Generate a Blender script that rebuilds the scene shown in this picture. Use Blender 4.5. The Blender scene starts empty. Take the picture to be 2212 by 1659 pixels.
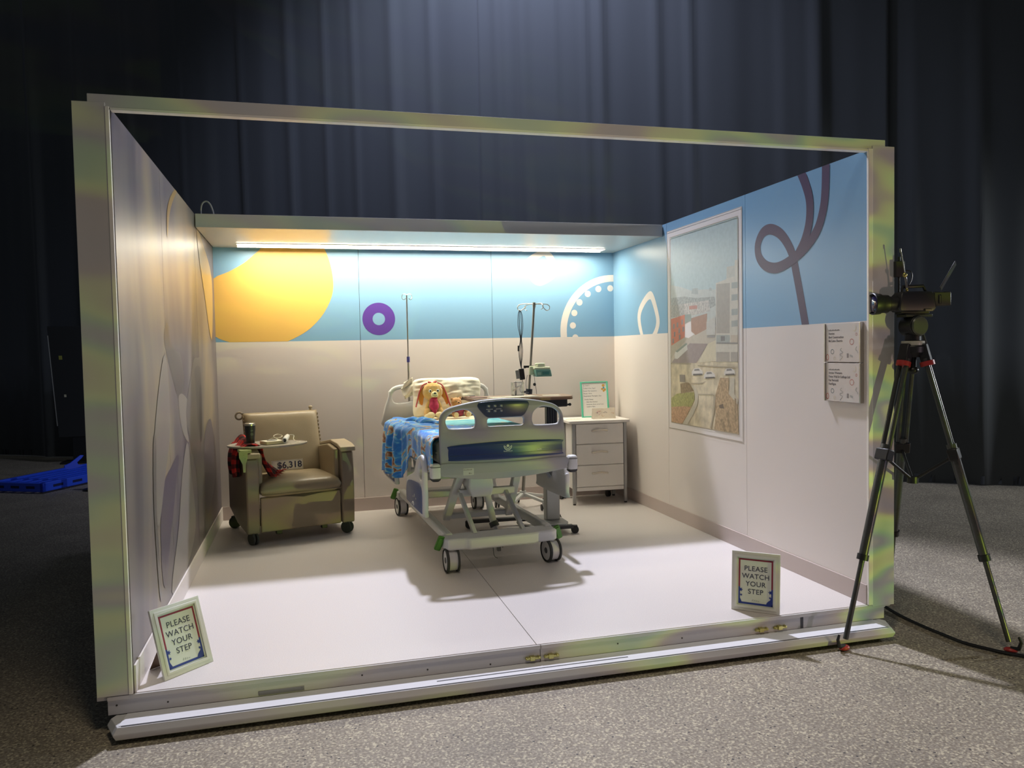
import bpy, bmesh, math, random
from mathutils import Vector, Matrix, Euler, noise
random.seed(4)
PI = math.pi
SC = bpy.context.scene
COL = SC.collection

# ------------------------------------------------------------------ camera
cam = bpy.data.cameras.new('camera'); camo = bpy.data.objects.new('camera', cam); COL.objects.link(camo)
R_ = ((0.96667711, 0.02995101, -0.25424065), (-0.25523006, 0.035853, -0.96621539), (-0.01982384, 0.99890815, 0.04230268))
mw = Matrix(R_).to_4x4(); mw.translation = Vector((0.7499, -3.5492, 1.4164)); camo.matrix_world = mw
cam.sensor_width = 36; cam.lens = 27.3167; cam.clip_end = 100
SC.camera = camo
SC.view_settings.view_transform = 'Standard'; SC.view_settings.look = 'None'
SC.view_settings.gamma = 1; SC.view_settings.use_curve_mapping = False
SC.view_settings.exposure = 0.0

# ------------------------------------------------------------------ world and lights
W_, D_, H_, U_, B_ = 3.66, 3.549, 2.446, 2.351, 1.541   # booth width, depth, height, soffit, blue border
G_ = -0.158                                              # hall floor
wd = bpy.data.worlds.new('world'); SC.world = wd; wd.use_nodes = True
bg = wd.node_tree.nodes['Background']; bg.inputs[0].default_value = (0.75, 0.85, 1.0, 1); bg.inputs[1].default_value = 0.045

def light(name, kind, loc, target, power, color, size=0.1, spot=None, blend=0.3):
    l = bpy.data.lights.new(name, kind); o = bpy.data.objects.new(name, l); COL.objects.link(o)
    o.location = loc
    o.rotation_euler = (Vector(target) - Vector(loc)).to_track_quat('-Z', 'Y').to_euler()
    l.energy = power; l.color = color
    if kind == 'AREA': l.shape = 'DISK'; l.size = size
    else: l.shadow_soft_size = size
    if spot: l.spot_size = math.radians(spot); l.spot_blend = blend
    return o
# overhead work light of the hall, behind and above the booth
light('overhead_hall_light', 'SPOT', (2.6, 4.35, 7.3), (2.2, 0.0, -0.1), 2900, (0.82, 0.83, 1.0), 0.16, 52, 0.4)
# blue stage wash grazing down the curtain
light('curtain_wash', 'SPOT', (2.3, 4.3, 8.2), (3.3, 6.2, 4.9), 1050, (0.66, 0.72, 1.0), 0.25, 118, 1.0)
# far side light that throws the booth's long shadow to the left
light('side_hall_light', 'SPOT', (12.5, -0.6, 2.75), (-1.0, 2.9, -0.3), 950, (0.93, 0.97, 1.0), 0.25, 66, 0.5)
# added warm fill that brightens the concrete in front, no actual hall lamp
light('front_fill_light', 'SPOT', (1.2, -2.4, 6.5), (2.0, -1.6, -0.1), 420, (1.0, 0.85, 0.64), 0.5, 75, 1.0)
# low projector in the hall with a coloured moving pattern, in front and to the right
PJ = light('pattern_projector', 'SPOT', (6.4, -5.2, -0.02), (1.9, 0.6, 1.0), 620, (1, 1, 1), 0.012, 62, 0.25)
pl = PJ.data; pl.use_nodes = True; nt = pl.node_tree; nt.nodes.clear()
def N(nt, t, **k):
    n = nt.nodes.new(t)
    for a, b in k.items():
        if a.startswith('i_'):
            n.inputs[a[2:].replace('_', ' ')].default_value = b
        else: setattr(n, a, b)
    return n
out = N(nt, 'ShaderNodeOutputLight'); em = N(nt, 'ShaderNodeEmission'); tc = N(nt, 'ShaderNodeTexCoord')
mp = N(nt, 'ShaderNodeMapping'); mp.inputs['Scale'].default_value = (8, 19, 1); mp.inputs['Rotation'].default_value = (0, 0, 0.35)
nz = N(nt, 'ShaderNodeTexNoise'); nz.inputs['Scale'].default_value = 1.5; nz.inputs['Detail'].default_value = 1.0
cr = N(nt, 'ShaderNodeValToRGB')
els = cr.color_ramp.elements
els[0].position = 0.30; els[0].color = (0.16, 0.13, 0.18, 1)
els[1].position = 0.72; els[1].color = (0.78, 0.86, 0.10, 1)
for p_, c_ in ((0.41, (0.30, 0.19, 0.14, 1)), (0.46, (0.52, 0.52, 0.10, 1)), (0.52, (0.56, 0.72, 0.10, 1)), (0.57, (0.24, 0.50, 0.12, 1)), (0.63, (0.22, 0.20, 0.20, 1))):
    e_ = els.new(p_); e_.color = c_
nt.links.new(tc.outputs['Normal'], mp.inputs[0]); nt.links.new(mp.outputs[0], nz.inputs['Vector'])
nt.links.new(nz.outputs[0], cr.inputs[0]); nt.links.new(cr.outputs[0], em.inputs[0]); em.inputs[1].default_value = 1.0
nt.links.new(em.outputs[0], out.inputs[0])

# ------------------------------------------------------------------ materials
def lin(c):
    return tuple(((v / 255) / 12.92 if v <= 10 else (((v / 255) + 0.055) / 1.055) ** 2.4) for v in c) + (1,)
MATS = {}
def mat(name, rgb, rough=0.5, metal=0.0, spec=0.5, var=0.0, vscale=20, bump=0.0, bscale=60, sheen=0.0, alpha=None, trans=0.0, emit=None, stretch=None):
    if name in MATS: return MATS[name]
    m = bpy.data.materials.new(name); m.use_nodes = True; nt = m.node_tree
    b = nt.nodes['Principled BSDF']; c = lin(rgb)
    b.inputs['Base Color'].default_value = c; b.inputs['Roughness'].default_value = rough
    b.inputs['Metallic'].default_value = metal; b.inputs['Specular IOR Level'].default_value = spec
    if sheen: b.inputs['Sheen Weight'].default_value = sheen
    if trans: b.inputs['Transmission Weight'].default_value = trans; b.inputs['IOR'].default_value = 1.3
    if alpha is not None: b.inputs['Alpha'].default_value = alpha
    if emit: b.inputs['Emission Color'].default_value = lin(emit[0]); b.inputs['Emission Strength'].default_value = emit[1]
    t = nt.nodes.new('ShaderNodeTexCoord'); src = t.outputs['Object']
    if stretch:
        mpn = nt.nodes.new('ShaderNodeMapping'); mpn.inputs['Scale'].default_value = stretch
        nt.links.new(src, mpn.inputs[0]); src = mpn.outputs[0]
    if var:
        n = nt.nodes.new('ShaderNodeTexNoise'); n.inputs['Scale'].default_value = vscale; n.inputs['Detail'].default_value = 4
        r = nt.nodes.new('ShaderNodeValToRGB')
        r.color_ramp.elements[0].position = 0.3; r.color_ramp.elements[1].position = 0.7
        r.color_ramp.elements[0].color = tuple(v * (1 - var) for v in c[:3]) + (1,)
        r.color_ramp.elements[1].color = tuple(min(1, v * (1 + var)) for v in c[:3]) + (1,)
        nt.links.new(src, n.inputs['Vector']); nt.links.new(n.outputs[0], r.inputs[0]); nt.links.new(r.outputs[0], b.inputs['Base Color'])
    if bump:
        n = nt.nodes.new('ShaderNodeTexNoise'); n.inputs['Scale'].default_value = bscale; n.inputs['Detail'].default_value = 3
        bp = nt.nodes.new('ShaderNodeBump'); bp.inputs['Strength'].default_value = bump; bp.inputs['Distance'].default_value = 0.01
        nt.links.new(src, n.inputs['Vector']); nt.links.new(n.outputs[0], bp.inputs['Height']); nt.links.new(bp.outputs[0], b.inputs['Normal'])
    MATS[name] = m
    return m

def ramp_mat(name, stops, scale, rough=0.5, detail=3, stretch=None, kind='noise', distort=0.0, spec=0.5, sheen=0, bump=0.0, metal=0.0, const=False):
    m = bpy.data.materials.new(name); m.use_nodes = True; nt = m.node_tree
    b = nt.nodes['Principled BSDF']; b.inputs['Roughness'].default_value = rough; b.inputs['Specular IOR Level'].default_value = spec
    b.inputs['Metallic'].default_value = metal
    if sheen: b.inputs['Sheen Weight'].default_value = sheen
    t = nt.nodes.new('ShaderNodeTexCoord'); mpn = nt.nodes.new('ShaderNodeMapping')
    mpn.inputs['Scale'].default_value = stretch or (1, 1, 1); nt.links.new(t.outputs['Object'], mpn.inputs[0])
    if kind == 'noise':
        n = nt.nodes.new('ShaderNodeTexNoise'); n.inputs['Scale'].default_value = scale; n.inputs['Detail'].default_value = detail; n.inputs['Distortion'].default_value = distort; o = n.outputs[0]
    else:
        n = nt.nodes.new('ShaderNodeTexVoronoi'); n.inputs['Scale'].default_value = scale; o = n.outputs['Color']
    nt.links.new(mpn.outputs[0], n.inputs['Vector'])
    r = nt.nodes.new('ShaderNodeValToRGB'); e = r.color_ramp.elements
    if const: r.color_ramp.interpolation = 'CONSTANT'
    e[0].position = stops[0][0]; e[0].color = lin(stops[0][1]); e[1].position = stops[-1][0]; e[1].color = lin(stops[-1][1])
    for p, c in stops[1:-1]:
        x = e.new(p); x.color = lin(c)
    nt.links.new(o, r.inputs[0]); nt.links.new(r.outputs[0], b.inputs['Base Color'])
    if bump:
        bp = nt.nodes.new('ShaderNodeBump'); bp.inputs['Strength'].default_value = bump; bp.inputs['Distance'].default_value = 0.004
        nt.links.new(o, bp.inputs['Height']); nt.links.new(bp.outputs[0], b.inputs['Normal'])
    MATS[name] = m
    return m

# ------------------------------------------------------------------ mesh helpers
class MB:
    def __init__(s): s.bm = bmesh.new()
    def _x(s, vs, M):
        if M is not None: bmesh.ops.transform(s.bm, matrix=M, verts=vs)
    def box(s, a, b, M=None, mi=0):
        a, b = [min(p, q) for p, q in zip(a, b)], [max(p, q) for p, q in zip(a, b)]
        v = [s.bm.verts.new((x, y, z)) for x in (a[0], b[0]) for y in (a[1], b[1]) for z in (a[2], b[2])]
        for f in ((0, 1, 3, 2), (4, 6, 7, 5), (0, 4, 5, 1), (2, 3, 7, 6), (0, 2, 6, 4), (1, 5, 7, 3)):
            s.bm.faces.new([v[i] for i in f]).material_index = mi
        s._x(v, M); return s
    def rod(s, p, q, r, r2=None, n=12, mi=0):
        p, q = Vector(p), Vector(q); r2 = r if r2 is None else r2
        return s.tube([p, q], [r, r2], n, mi)
    def bar(s, p, q, w, h, up=(0, 0, 1), mi=0):
        """rectangular bar from p to q, w across, h along up"""
        p, q = Vector(p), Vector(q); d = (q - p).normalized(); u = Vector(up); sd = d.cross(u).normalized(); u = sd.cross(d).normalized()
        rings = []
        for c in (p, q):
            rings.append([s.bm.verts.new(c + sd * a * w / 2 + u * b * h / 2) for a, b in ((-1, -1), (1, -1), (1, 1), (-1, 1))])
        for i in range(4):
            s.bm.faces.new((rings[0][i], rings[0][(i + 1) % 4], rings[1][(i + 1) % 4], rings[1][i])).material_index = mi
        s.bm.faces.new(rings[0][::-1]).material_index = mi; s.bm.faces.new(rings[1]).material_index = mi
        return s
    def tube(s, pts, r, n=10, mi=0, closed=False):
        pts = [Vector(p) for p in pts]
        rs = r if isinstance(r, (list, tuple)) else [r] * len(pts)
        rings = []; prev = None
        for i, p in enumerate(pts):
            if closed: d = pts[(i + 1) % len(pts)] - pts[i - 1]
            else: d = (pts[min(i + 1, len(pts) - 1)] - pts[max(i - 1, 0)])
            d.normalize()
            if prev is None:
                a = Vector((0, 0, 1)) if abs(d.z) < 0.9 else Vector((1, 0, 0))
                u = d.cross(a).normalized()
            else:
                u = (prev - d * prev.dot(d)).normalized()
            prev = u; w = d.cross(u)
            rings.append([s.bm.verts.new(p + (u * math.cos(2 * PI * k / n) + w * math.sin(2 * PI * k / n)) * rs[i]) for k in range(n)])
        m = len(rings)
        for i in range(m if closed else m - 1):
            A, B = rings[i], rings[(i + 1) % m]
            for k in range(n):
                f = s.bm.faces.new((A[k], A[(k + 1) % n], B[(k + 1) % n], B[k])); f.material_index = mi
        if not closed:
            s.bm.faces.new(rings[0][::-1]).material_index = mi; s.bm.faces.new(rings[-1]).material_index = mi
        return s
    def lathe(s, prof, n=24, M=None, mi=0, cap=True):
        """prof: (radius, z) list around z"""
        rings = []
        for r, z in prof:
            rings.append([s.bm.verts.new((max(r, 1e-4) * math.cos(2 * PI * k / n), max(r, 1e-4) * math.sin(2 * PI * k / n), z)) for k in range(n)])
        for A, B in zip(rings, rings[1:]):
            for k in range(n): s.bm.faces.new((A[k], A[(k + 1) % n], B[(k + 1) % n], B[k])).material_index = mi
        if cap: s.bm.faces.new(rings[0][::-1]).material_index = mi; s.bm.faces.new(rings[-1]).material_index = mi
        s._x([v for R in rings for v in R], M); return s
    def prism(s, poly, z0, z1, M=None, mi=0):
        A = [s.bm.verts.new((x, y, z0)) for x, y in poly]; B = [s.bm.verts.new((x, y, z1)) for x, y in poly]; n = len(poly)
        s.bm.faces.new(A[::-1]).material_index = mi; s.bm.faces.new(B).material_index = mi
        for i in range(n): s.bm.faces.new((A[i], A[(i + 1) % n], B[(i + 1) % n], B[i])).material_index = mi
        s._x(A + B, M); return s
    def ell(s, c, r, rot=(0, 0, 0), seg=16, mi=0):
        M = Matrix.Translation(c) @ Euler(rot).to_matrix().to_4x4() @ Matrix.Diagonal((r[0], r[1], r[2], 1))
        g = bmesh.ops.create_uvsphere(s.bm, u_segments=seg, v_segments=max(6, seg // 2), radius=1, matrix=M)
        for v in g['verts']:
            for f in v.link_faces: f.material_index = mi
        return s
    def loft(s, rings, cap=True, mi=0, closed=True):
        R = [[s.bm.verts.new(p) for p in r] for r in rings]; n = len(R[0])
        for A, B in zip(R, R[1:]):
            for k in range(n if closed else n - 1): s.bm.faces.new((A[k], A[(k + 1) % n], B[(k + 1) % n], B[k])).material_index = mi
        if cap and closed: s.bm.faces.new(R[0][::-1]).material_index = mi; s.bm.faces.new(R[-1]).material_index = mi
        return s
    def grid(s, fn, nu, nv, mi=0):
        V = [[s.bm.verts.new(fn(i / nu, j / nv)) for j in range(nv + 1)] for i in range(nu + 1)]
        for i in range(nu):
            for j in range(nv): s.bm.faces.new((V[i][j], V[i + 1][j], V[i + 1][j + 1], V[i][j + 1])).material_index = mi
        return s

def finish(name, mb, m, parent=None, bevel=0.0, smooth=35, label=None, seg=2, loc=None, recalc=True):
    bm = mb.bm
    if recalc: bmesh.ops.recalc_face_normals(bm, faces=bm.faces)
    for f in bm.faces: f.smooth = True
    ang = math.radians(smooth)
    for e in bm.edges:
        if len(e.link_faces) == 2:
            e.smooth = e.calc_face_angle(0) < ang
    me = bpy.data.meshes.new(name); bm.to_mesh(me); bm.free()
    o = bpy.data.objects.new(name, me); COL.objects.link(o)
    for k in (m if isinstance(m, (list, tuple)) else [m]): me.materials.append(k)
    if parent is not None: o.parent = parent
    if loc: o.location = loc
    if bevel:
        bv = o.modifiers.new('bevel', 'BEVEL'); bv.width = bevel; bv.segments = seg; bv.limit_method = 'ANGLE'; bv.angle_limit = math.radians(40); bv.harden_normals = False
    if label: o['label'] = label
    return o
def thing(name, label, cat, loc=(0, 0, 0), rz=0, group=None):
    o = bpy.data.objects.new(name, None); COL.objects.link(o); o.empty_display_size = 0.05
    o.location = loc; o.rotation_euler = (0, 0, math.radians(rz)); o['label'] = label; o['category'] = cat
    if group: o['group'] = group
    return o
def tag(o, label, cat, group=None):
    o['label'] = label; o['category'] = cat
    if group: o['group'] = group
    return o
def struct(o, label=None):
    o['kind'] = 'structure'
    if label: o['label'] = label
    return o
def smooth_loop(pts, n=4, closed=True):
    """Catmull-Rom resampling"""
    P = [Vector(p) for p in pts]; out = []; m = len(P)
    rng = range(m) if closed else range(m - 1)
    for i in rng:
        if closed: a, b, c, d = P[i - 1], P[i], P[(i + 1) % m], P[(i + 2) % m]
        else: a, b, c, d = P[max(i - 1, 0)], P[i], P[i + 1], P[min(i + 2, m - 1)]
        for k in range(n):
            t = k / n
            out.append(0.5 * ((2 * b) + (c - a) * t + (2 * a - 5 * b + 4 * c - d) * t * t + (3 * b - a - 3 * c + d) * t ** 3))
    if not closed: out.append(P[-1])
    return [tuple(v) for v in out]
def rrect(x0, z0, x1, z1, r, n=4):
    out = []
    for cx, cz, a in ((x1 - r, z1 - r, 0), (x0 + r, z1 - r, 90), (x0 + r, z0 + r, 180), (x1 - r, z0 + r, 270)):
        for k in range(n + 1):
            t = math.radians(a + 90 * k / n); out.append((cx + r * math.cos(t), cz + r * math.sin(t)))
    return out
def plate(name, loops, thick, bev, m, parent=None, M=None, label=None, smooth=50):
    """flat plate with holes: 2-D loops (first outline, rest holes), extruded both ways by thick/2"""
    cu = bpy.data.curves.new(name, 'CURVE'); cu.dimensions = '2D'; cu.fill_mode = 'BOTH'
    cu.offset = -bev; cu.extrude = max(thick / 2 - bev, 0); cu.bevel_depth = bev; cu.bevel_resolution = 1 if bev else 0
    for lp in loops:
        sp = cu.splines.new('POLY'); sp.points.add(len(lp) - 1); sp.use_cyclic_u = True
        for i, p in enumerate(lp): sp.points[i].co = (p[0], p[1], 0, 1)
    tmp = bpy.data.objects.new('tmp', cu); me = bpy.data.meshes.new_from_object(tmp)
    bpy.data.objects.remove(tmp); bpy.data.curves.remove(cu)
    mb = MB(); mb.bm.from_mesh(me); bpy.data.meshes.remove(me)
    bmesh.ops.remove_doubles(mb.bm, verts=mb.bm.verts, dist=1e-5)
    if M is not None: bmesh.ops.transform(mb.bm, matrix=M, verts=mb.bm.verts)
    return finish(name, mb, m, parent, smooth=smooth, label=label)
# frame that stands a 2-D (x, z) plate up in the XZ plane at a given y, or in the YZ plane at a given x
def XZ(y): return Matrix.Translation((0, y, 0)) @ Matrix.Rotation(PI / 2, 4, 'X')
def YZ(x): return Matrix(((0, 0, 1, x), (1, 0, 0, 0), (0, 1, 0, 0), (0, 0, 0, 1)))
def text_mesh(name, s, size, m, parent, M, align='LEFT', depth=0.0004, space=1.0, bold=0.0, sx=1.0):
    cu = bpy.data.curves.new(name, 'FONT'); cu.body = s; cu.size = size; cu.align_x = align; cu.extrude = depth; cu.space_character = space; cu.offset = bold; cu.resolution_u = 4
    tmp = bpy.data.objects.new('tmp', cu); me = bpy.data.meshes.new_from_object(tmp)
    bpy.data.objects.remove(tmp); bpy.data.curves.remove(cu)
    me.transform(M @ Matrix.Diagonal((sx, 1, 1, 1)))
    o = bpy.data.objects.new(name, me); COL.objects.link(o); me.name = name; me.materials.append(m); o.parent = parent
    return o

# ------------------------------------------------------------------ palette
white_print = mat('white_wall_print', (222, 214, 208), 0.42, spec=0.45)
blue_print = mat('sky_blue_print', (127, 168, 198), 0.36, spec=0.5)
yellow_print = mat('yellow_print', (226, 184, 98), 0.36)
pale_print = mat('pale_ring_print', (228, 220, 212), 0.4)
purple_print = mat('purple_print', (92, 62, 150), 0.4)
plum_print = mat('plum_ribbon_print', (84, 70, 94), 0.45)
seam_m = mat('dark_joint', (70, 68, 66), 0.8)
soffit_m = mat('soffit_laminate', (200, 200, 196), 0.33, spec=0.35)
frame_m = mat('booth_frame_paint', (205, 203, 200), 0.6)
edge_m = mat('edge_trim_white', (244, 240, 230), 0.3)
base_m = mat('vinyl_baseboard', (188, 174, 168), 0.45)
base_lit_m = mat('baseboard_lit_tone', (214, 208, 202), 0.45)  # same vinyl, lightened in colour for the bright light on the left
metal_w = mat('white_powder_metal', (206, 208, 206), 0.4)
bed_grey = mat('bed_plastic_grey', (154, 156, 158), 0.42)
bed_light = mat('bed_plastic_light', (206, 207, 206), 0.42)
navy = mat('navy_inlay', (40, 58, 104), 0.3)
slate = mat('slate_control_panel', (46, 60, 84), 0.28)
black_p = mat('black_plastic', (28, 29, 31), 0.42)
dgrey = mat('dark_grey_plastic', (60, 62, 64), 0.5)
chrome = mat('brushed_steel', (190, 186, 178), 0.28, metal=1.0)
steel = mat('satin_steel', (150, 148, 142), 0.38, metal=0.9)
tyre = mat('grey_rubber', (58, 60, 58), 0.7)
green_p = mat('green_pedal_plastic', (72, 128, 40), 0.45)
text_navy = mat('navy_ink', (52, 56, 84), 0.6)
text_grey = mat('grey_ink', (128, 122, 120), 0.6)
# poster and mural outlines, (y, z) in metres on the side walls
POSTER=[
('sky',[(2.305,2.32),(1.279,2.32),(1.282,1.803),(2.312,1.814)]),
('haze',[(2.314,1.933),(2.131,1.9),(1.962,1.858),(1.779,1.854),(1.586,1.838),(1.59,1.616),(1.74,1.601),(2.316,1.648)]),
('tower',[(1.963,1.835),(1.943,1.873),(1.858,1.871),(1.854,1.821)]),
('tower',[(1.688,1.836),(1.683,1.857),(1.649,1.856),(1.645,1.832)]),
('citydark',[(2.312,1.826),(2.083,1.822),(1.894,1.797),(1.608,1.787),(1.592,1.722),(1.738,1.688),(2.061,1.728),(2.315,1.696)]),
('roofs',[(2.313,1.767),(2.085,1.764),(2.057,1.671),(2.316,1.666)]),
('roofw',[(2.085,1.764),(1.693,1.766),(1.673,1.684),(1.966,1.666),(2.074,1.683)]),
('roofred',[(2.0,1.742),(1.872,1.74),(1.872,1.712),(2.001,1.714)]),
('lot',[(2.322,1.409),(2.03,1.487),(1.785,1.559),(1.591,1.563),(1.595,1.297),(2.325,1.277)]),
('ground',[(2.325,1.301),(1.293,1.325),(1.289,0.804),(2.329,0.798)]),
('brown',[(1.972,1.644),(1.717,1.67),(1.73,1.552),(1.899,1.512),(1.969,1.542)]),
('green',[(2.087,1.678),(1.966,1.678),(1.967,1.633),(2.076,1.603)]),
('red',[(2.316,1.654),(2.074,1.678),(2.078,1.499),(2.316,1.433)]),
('pane',[(2.278,1.611),(2.252,1.613),(2.253,1.574),(2.279,1.57)]),
('pane',[(2.213,1.62),(2.188,1.622),(2.188,1.584),(2.214,1.58)]),
('pane',[(2.132,1.64),(2.107,1.642),(2.108,1.604),(2.133,1.6)]),
('pane',[(2.266,1.545),(2.24,1.548),(2.241,1.509),(2.267,1.505)]),
('pane',[(2.184,1.572),(2.158,1.575),(2.159,1.536),(2.185,1.532)]),
('pane',[(2.113,1.581),(2.089,1.584),(2.089,1.546),(2.114,1.542)]),
('pane',[(2.294,1.492),(2.267,1.495),(2.268,1.456),(2.295,1.452)]),
('pane',[(2.177,1.519),(2.152,1.522),(2.153,1.484),(2.178,1.479)]),
('arcade',[(2.321,1.433),(2.078,1.499),(2.018,1.492),(2.218,1.397),(2.324,1.325)]),
('road',[(2.32,1.292),(2.245,1.338),(1.995,1.45),(1.71,1.442),(1.892,1.296)]),
('walk',[(1.71,1.442),(1.592,1.467),(1.595,1.313),(1.869,1.296)]),
('whiteb',[(1.729,1.606),(1.598,1.638),(1.6,1.505),(1.731,1.508)]),
('garage',[(1.72,1.505),(1.606,1.502),(1.607,1.487),(1.72,1.487)]),
('busside',[(2.258,1.361),(2.244,1.385),(2.043,1.447),(2.032,1.401),(2.207,1.326),(2.251,1.328)]),
('busroof',[(2.244,1.387),(2.055,1.453),(2.033,1.444),(2.206,1.379)]),
('bld',[(1.585,1.883),(1.437,1.898),(1.431,1.985),(1.325,1.983),(1.324,2.019),(1.283,2.019),(1.293,1.31),(1.595,1.307)]),
('bldtop',[(1.431,1.985),(1.325,1.983),(1.326,1.908),(1.433,1.903)]),
('bldgrey',[(1.577,1.874),(1.39,1.868),(1.399,1.512),(1.583,1.517)]),
('win',[(1.369,1.868),(1.287,1.866),(1.288,1.823),(1.369,1.826)]),
('win',[(1.37,1.783),(1.288,1.782),(1.289,1.739),(1.371,1.74)]),
('win',[(1.372,1.681),(1.29,1.681),(1.29,1.638),(1.372,1.638)]),
('win',[(1.373,1.599),(1.291,1.601),(1.291,1.558),(1.373,1.556)]),
('win',[(1.583,1.504),(1.398,1.5),(1.398,1.443),(1.584,1.444)]),
('pane',[(1.52,1.495),(1.463,1.494),(1.464,1.46),(1.52,1.458)]),
('win2',[(1.382,1.499),(1.292,1.497),(1.293,1.44),(1.383,1.441)]),
('rail',[(1.584,1.451),(1.293,1.445),(1.293,1.435),(1.584,1.44)]),
('bldgrey',[(1.585,1.38),(1.401,1.379),(1.402,1.312),(1.587,1.311)]),
('bldgrey',[(1.384,1.379),(1.294,1.379),(1.295,1.313),(1.385,1.312)]),
('line',[(2.325,1.292),(1.974,1.293),(1.974,1.284),(2.325,1.282)]),
('line',[(1.869,1.283),(1.335,1.274),(1.335,1.266),(1.87,1.274)]),
('line',[(1.977,1.139),(1.793,1.149),(1.748,1.162),(1.793,1.14),(1.978,1.131)]),
('line',[(1.885,1.058),(1.641,1.068),(1.641,1.061),(1.886,1.052)]),
('car',[(1.964,1.227),(1.928,1.253),(1.847,1.258),(1.798,1.24),(1.785,1.214),(1.964,1.199)]),
('pane',[(1.921,1.248),(1.852,1.253),(1.834,1.239),(1.926,1.234)]),
('tyre',[(1.945,1.211),(1.803,1.217),(1.798,1.206),(1.941,1.198)]),
('car',[(1.769,1.207),(1.736,1.232),(1.66,1.237),(1.613,1.22),(1.601,1.195),(1.77,1.18)]),
('pane',[(1.729,1.228),(1.664,1.232),(1.647,1.219),(1.734,1.213)]),
('tyre',[(1.752,1.191),(1.618,1.198),(1.614,1.187),(1.748,1.179)]),
('car',[(1.477,1.237),(1.447,1.261),(1.378,1.265),(1.336,1.248),(1.324,1.225),(1.477,1.211)]),
('pane',[(1.441,1.257),(1.382,1.261),(1.366,1.248),(1.445,1.243)]),
('tyre',[(1.461,1.222),(1.34,1.228),(1.336,1.218),(1.457,1.211)]),
('curb',[(1.978,1.134),(1.896,1.103),(1.863,1.048),(1.875,0.98),(1.959,0.884),(2.057,0.801),(2.131,0.801),(2.006,0.903),(1.922,0.989),(1.92,1.057)]),
('bush',[(2.324,1.001),(2.227,1.042),(2.1,1.06),(1.932,1.067),(1.921,1.011),(1.981,0.951),(2.103,0.943),(2.326,0.917)]),
('soil',[(2.326,0.929),(2.103,0.949),(1.981,0.951),(2.055,0.877),(2.143,0.802),(2.329,0.801)]),
('sign',[(2.172,1.2),(2.077,1.2),(2.079,1.142),(2.168,1.141)]),
('twig',[(2.161,1.127),(2.025,1.143),(1.932,1.079),(2.15,1.046)]),
('bed',[(1.535,1.192),(1.414,1.195),(1.416,1.091),(1.301,1.015),(1.289,0.806),(1.625,0.807),(1.602,0.922),(1.61,1.05)]),
('curb',[(1.391,1.191),(1.336,1.197),(1.338,1.085),(1.297,1.046),(1.297,1.01),(1.416,1.081)]),
('darkspot',[(1.555,0.989),(1.497,1.005),(1.481,0.971),(1.538,0.969)]),
('twig',[(1.448,0.944),(1.418,0.956),(1.381,0.809),(1.41,0.806)]),
('twig',[(1.54,0.884),(1.499,0.898),(1.45,0.807),(1.49,0.805)]),
('twig',[(1.338,1.054),(1.315,1.05),(1.312,0.892),(1.335,0.89)]),
('line',[(1.631,1.065),(1.599,1.051),(1.623,0.92),(1.667,0.81),(1.689,0.812),(1.644,0.919)]),
]
MURAL=[
('mgrey',[(1.033,1.532),(1.162,1.63),(1.226,1.517),(1.39,1.46),(1.576,1.441),(1.68,1.313),(1.627,1.209),(1.446,1.172),(1.239,1.323),(1.098,1.44)]),
('mpale',[(1.446,1.172),(1.649,1.186),(1.946,1.082),(1.741,0.987),(1.786,0.873),(1.532,0.984)]),
('mline',[(1.779,1.136),(2.004,1.305),(2.158,1.4),(2.332,1.413),(2.543,1.38),(2.562,1.041),(2.531,0.792),(2.521,0.416),(2.264,0.122),(2.134,0.176),(2.113,0.604),(1.883,0.84),(1.723,1.032)]),
('mgrey',[(2.171,1.325),(2.353,1.357),(2.481,1.294),(2.416,0.928),(2.268,0.917),(2.201,1.183)]),
('mdark',[(2.374,1.175),(2.491,1.195),(2.432,0.852),(2.321,0.851)]),
('mviolet',[(2.531,0.792),(2.948,0.935),(3.16,0.724),(3.145,0.447),(2.796,0.289),(2.543,0.286)]),
('mviolet',[(0.841,0.743),(1.064,0.801),(1.367,0.838),(1.2,0.645),(0.974,0.404),(0.828,0.222),(0.723,0.288),(0.722,0.552)]),
('mpale',[(1.714,0.881),(1.839,0.668),(1.944,0.288),(1.382,0.102),(0.97,0.143),(1.271,0.433),(1.463,0.702)]),
('myellow',[(1.274,2.236),(1.389,2.345),(1.606,2.445),(1.685,2.45),(1.512,2.358),(1.369,2.253),(1.266,2.1)]),
('mpale',[(1.044,1.44),(0.738,1.162),(0.58,0.836),(0.659,0.566),(0.901,0.787),(1.118,1.041)]),
('myellow',[(2.553,2.36),(2.766,2.317),(3.383,2.068),(3.227,1.555),(2.851,1.914),(2.611,2.17)]),
('mline',[(0.614,1.001),(0.684,0.993),(0.632,0.657),(0.681,0.229),(0.619,0.248),(0.564,0.671)]),
]
# ------------------------------------------------------------------ hall floor
conc = bpy.data.materials.new('speckled_concrete'); conc.use_nodes = True
nt = conc.node_tree; b = nt.nodes['Principled BSDF']; b.inputs['Roughness'].default_value = 0.62
tc = N(nt, 'ShaderNodeTexCoord')
v1 = N(nt, 'ShaderNodeTexVoronoi'); v1.inputs['Scale'].default_value = 120
v2 = N(nt, 'ShaderNodeTexVoronoi'); v2.inputs['Scale'].default_value = 34
n1 = N(nt, 'ShaderNodeTexNoise'); n1.inputs['Scale'].default_value = 2.2; n1.inputs['Detail'].default_value = 5
n2 = N(nt, 'ShaderNodeTexNoise'); n2.inputs['Scale'].default_value = 88; n2.inputs['Detail'].default_value = 2
for x in (v1, v2, n1, n2): nt.links.new(tc.outputs['Object'], x.inputs['Vector'])
r1 = N(nt, 'ShaderNodeValToRGB'); e = r1.color_ramp.elements
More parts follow.
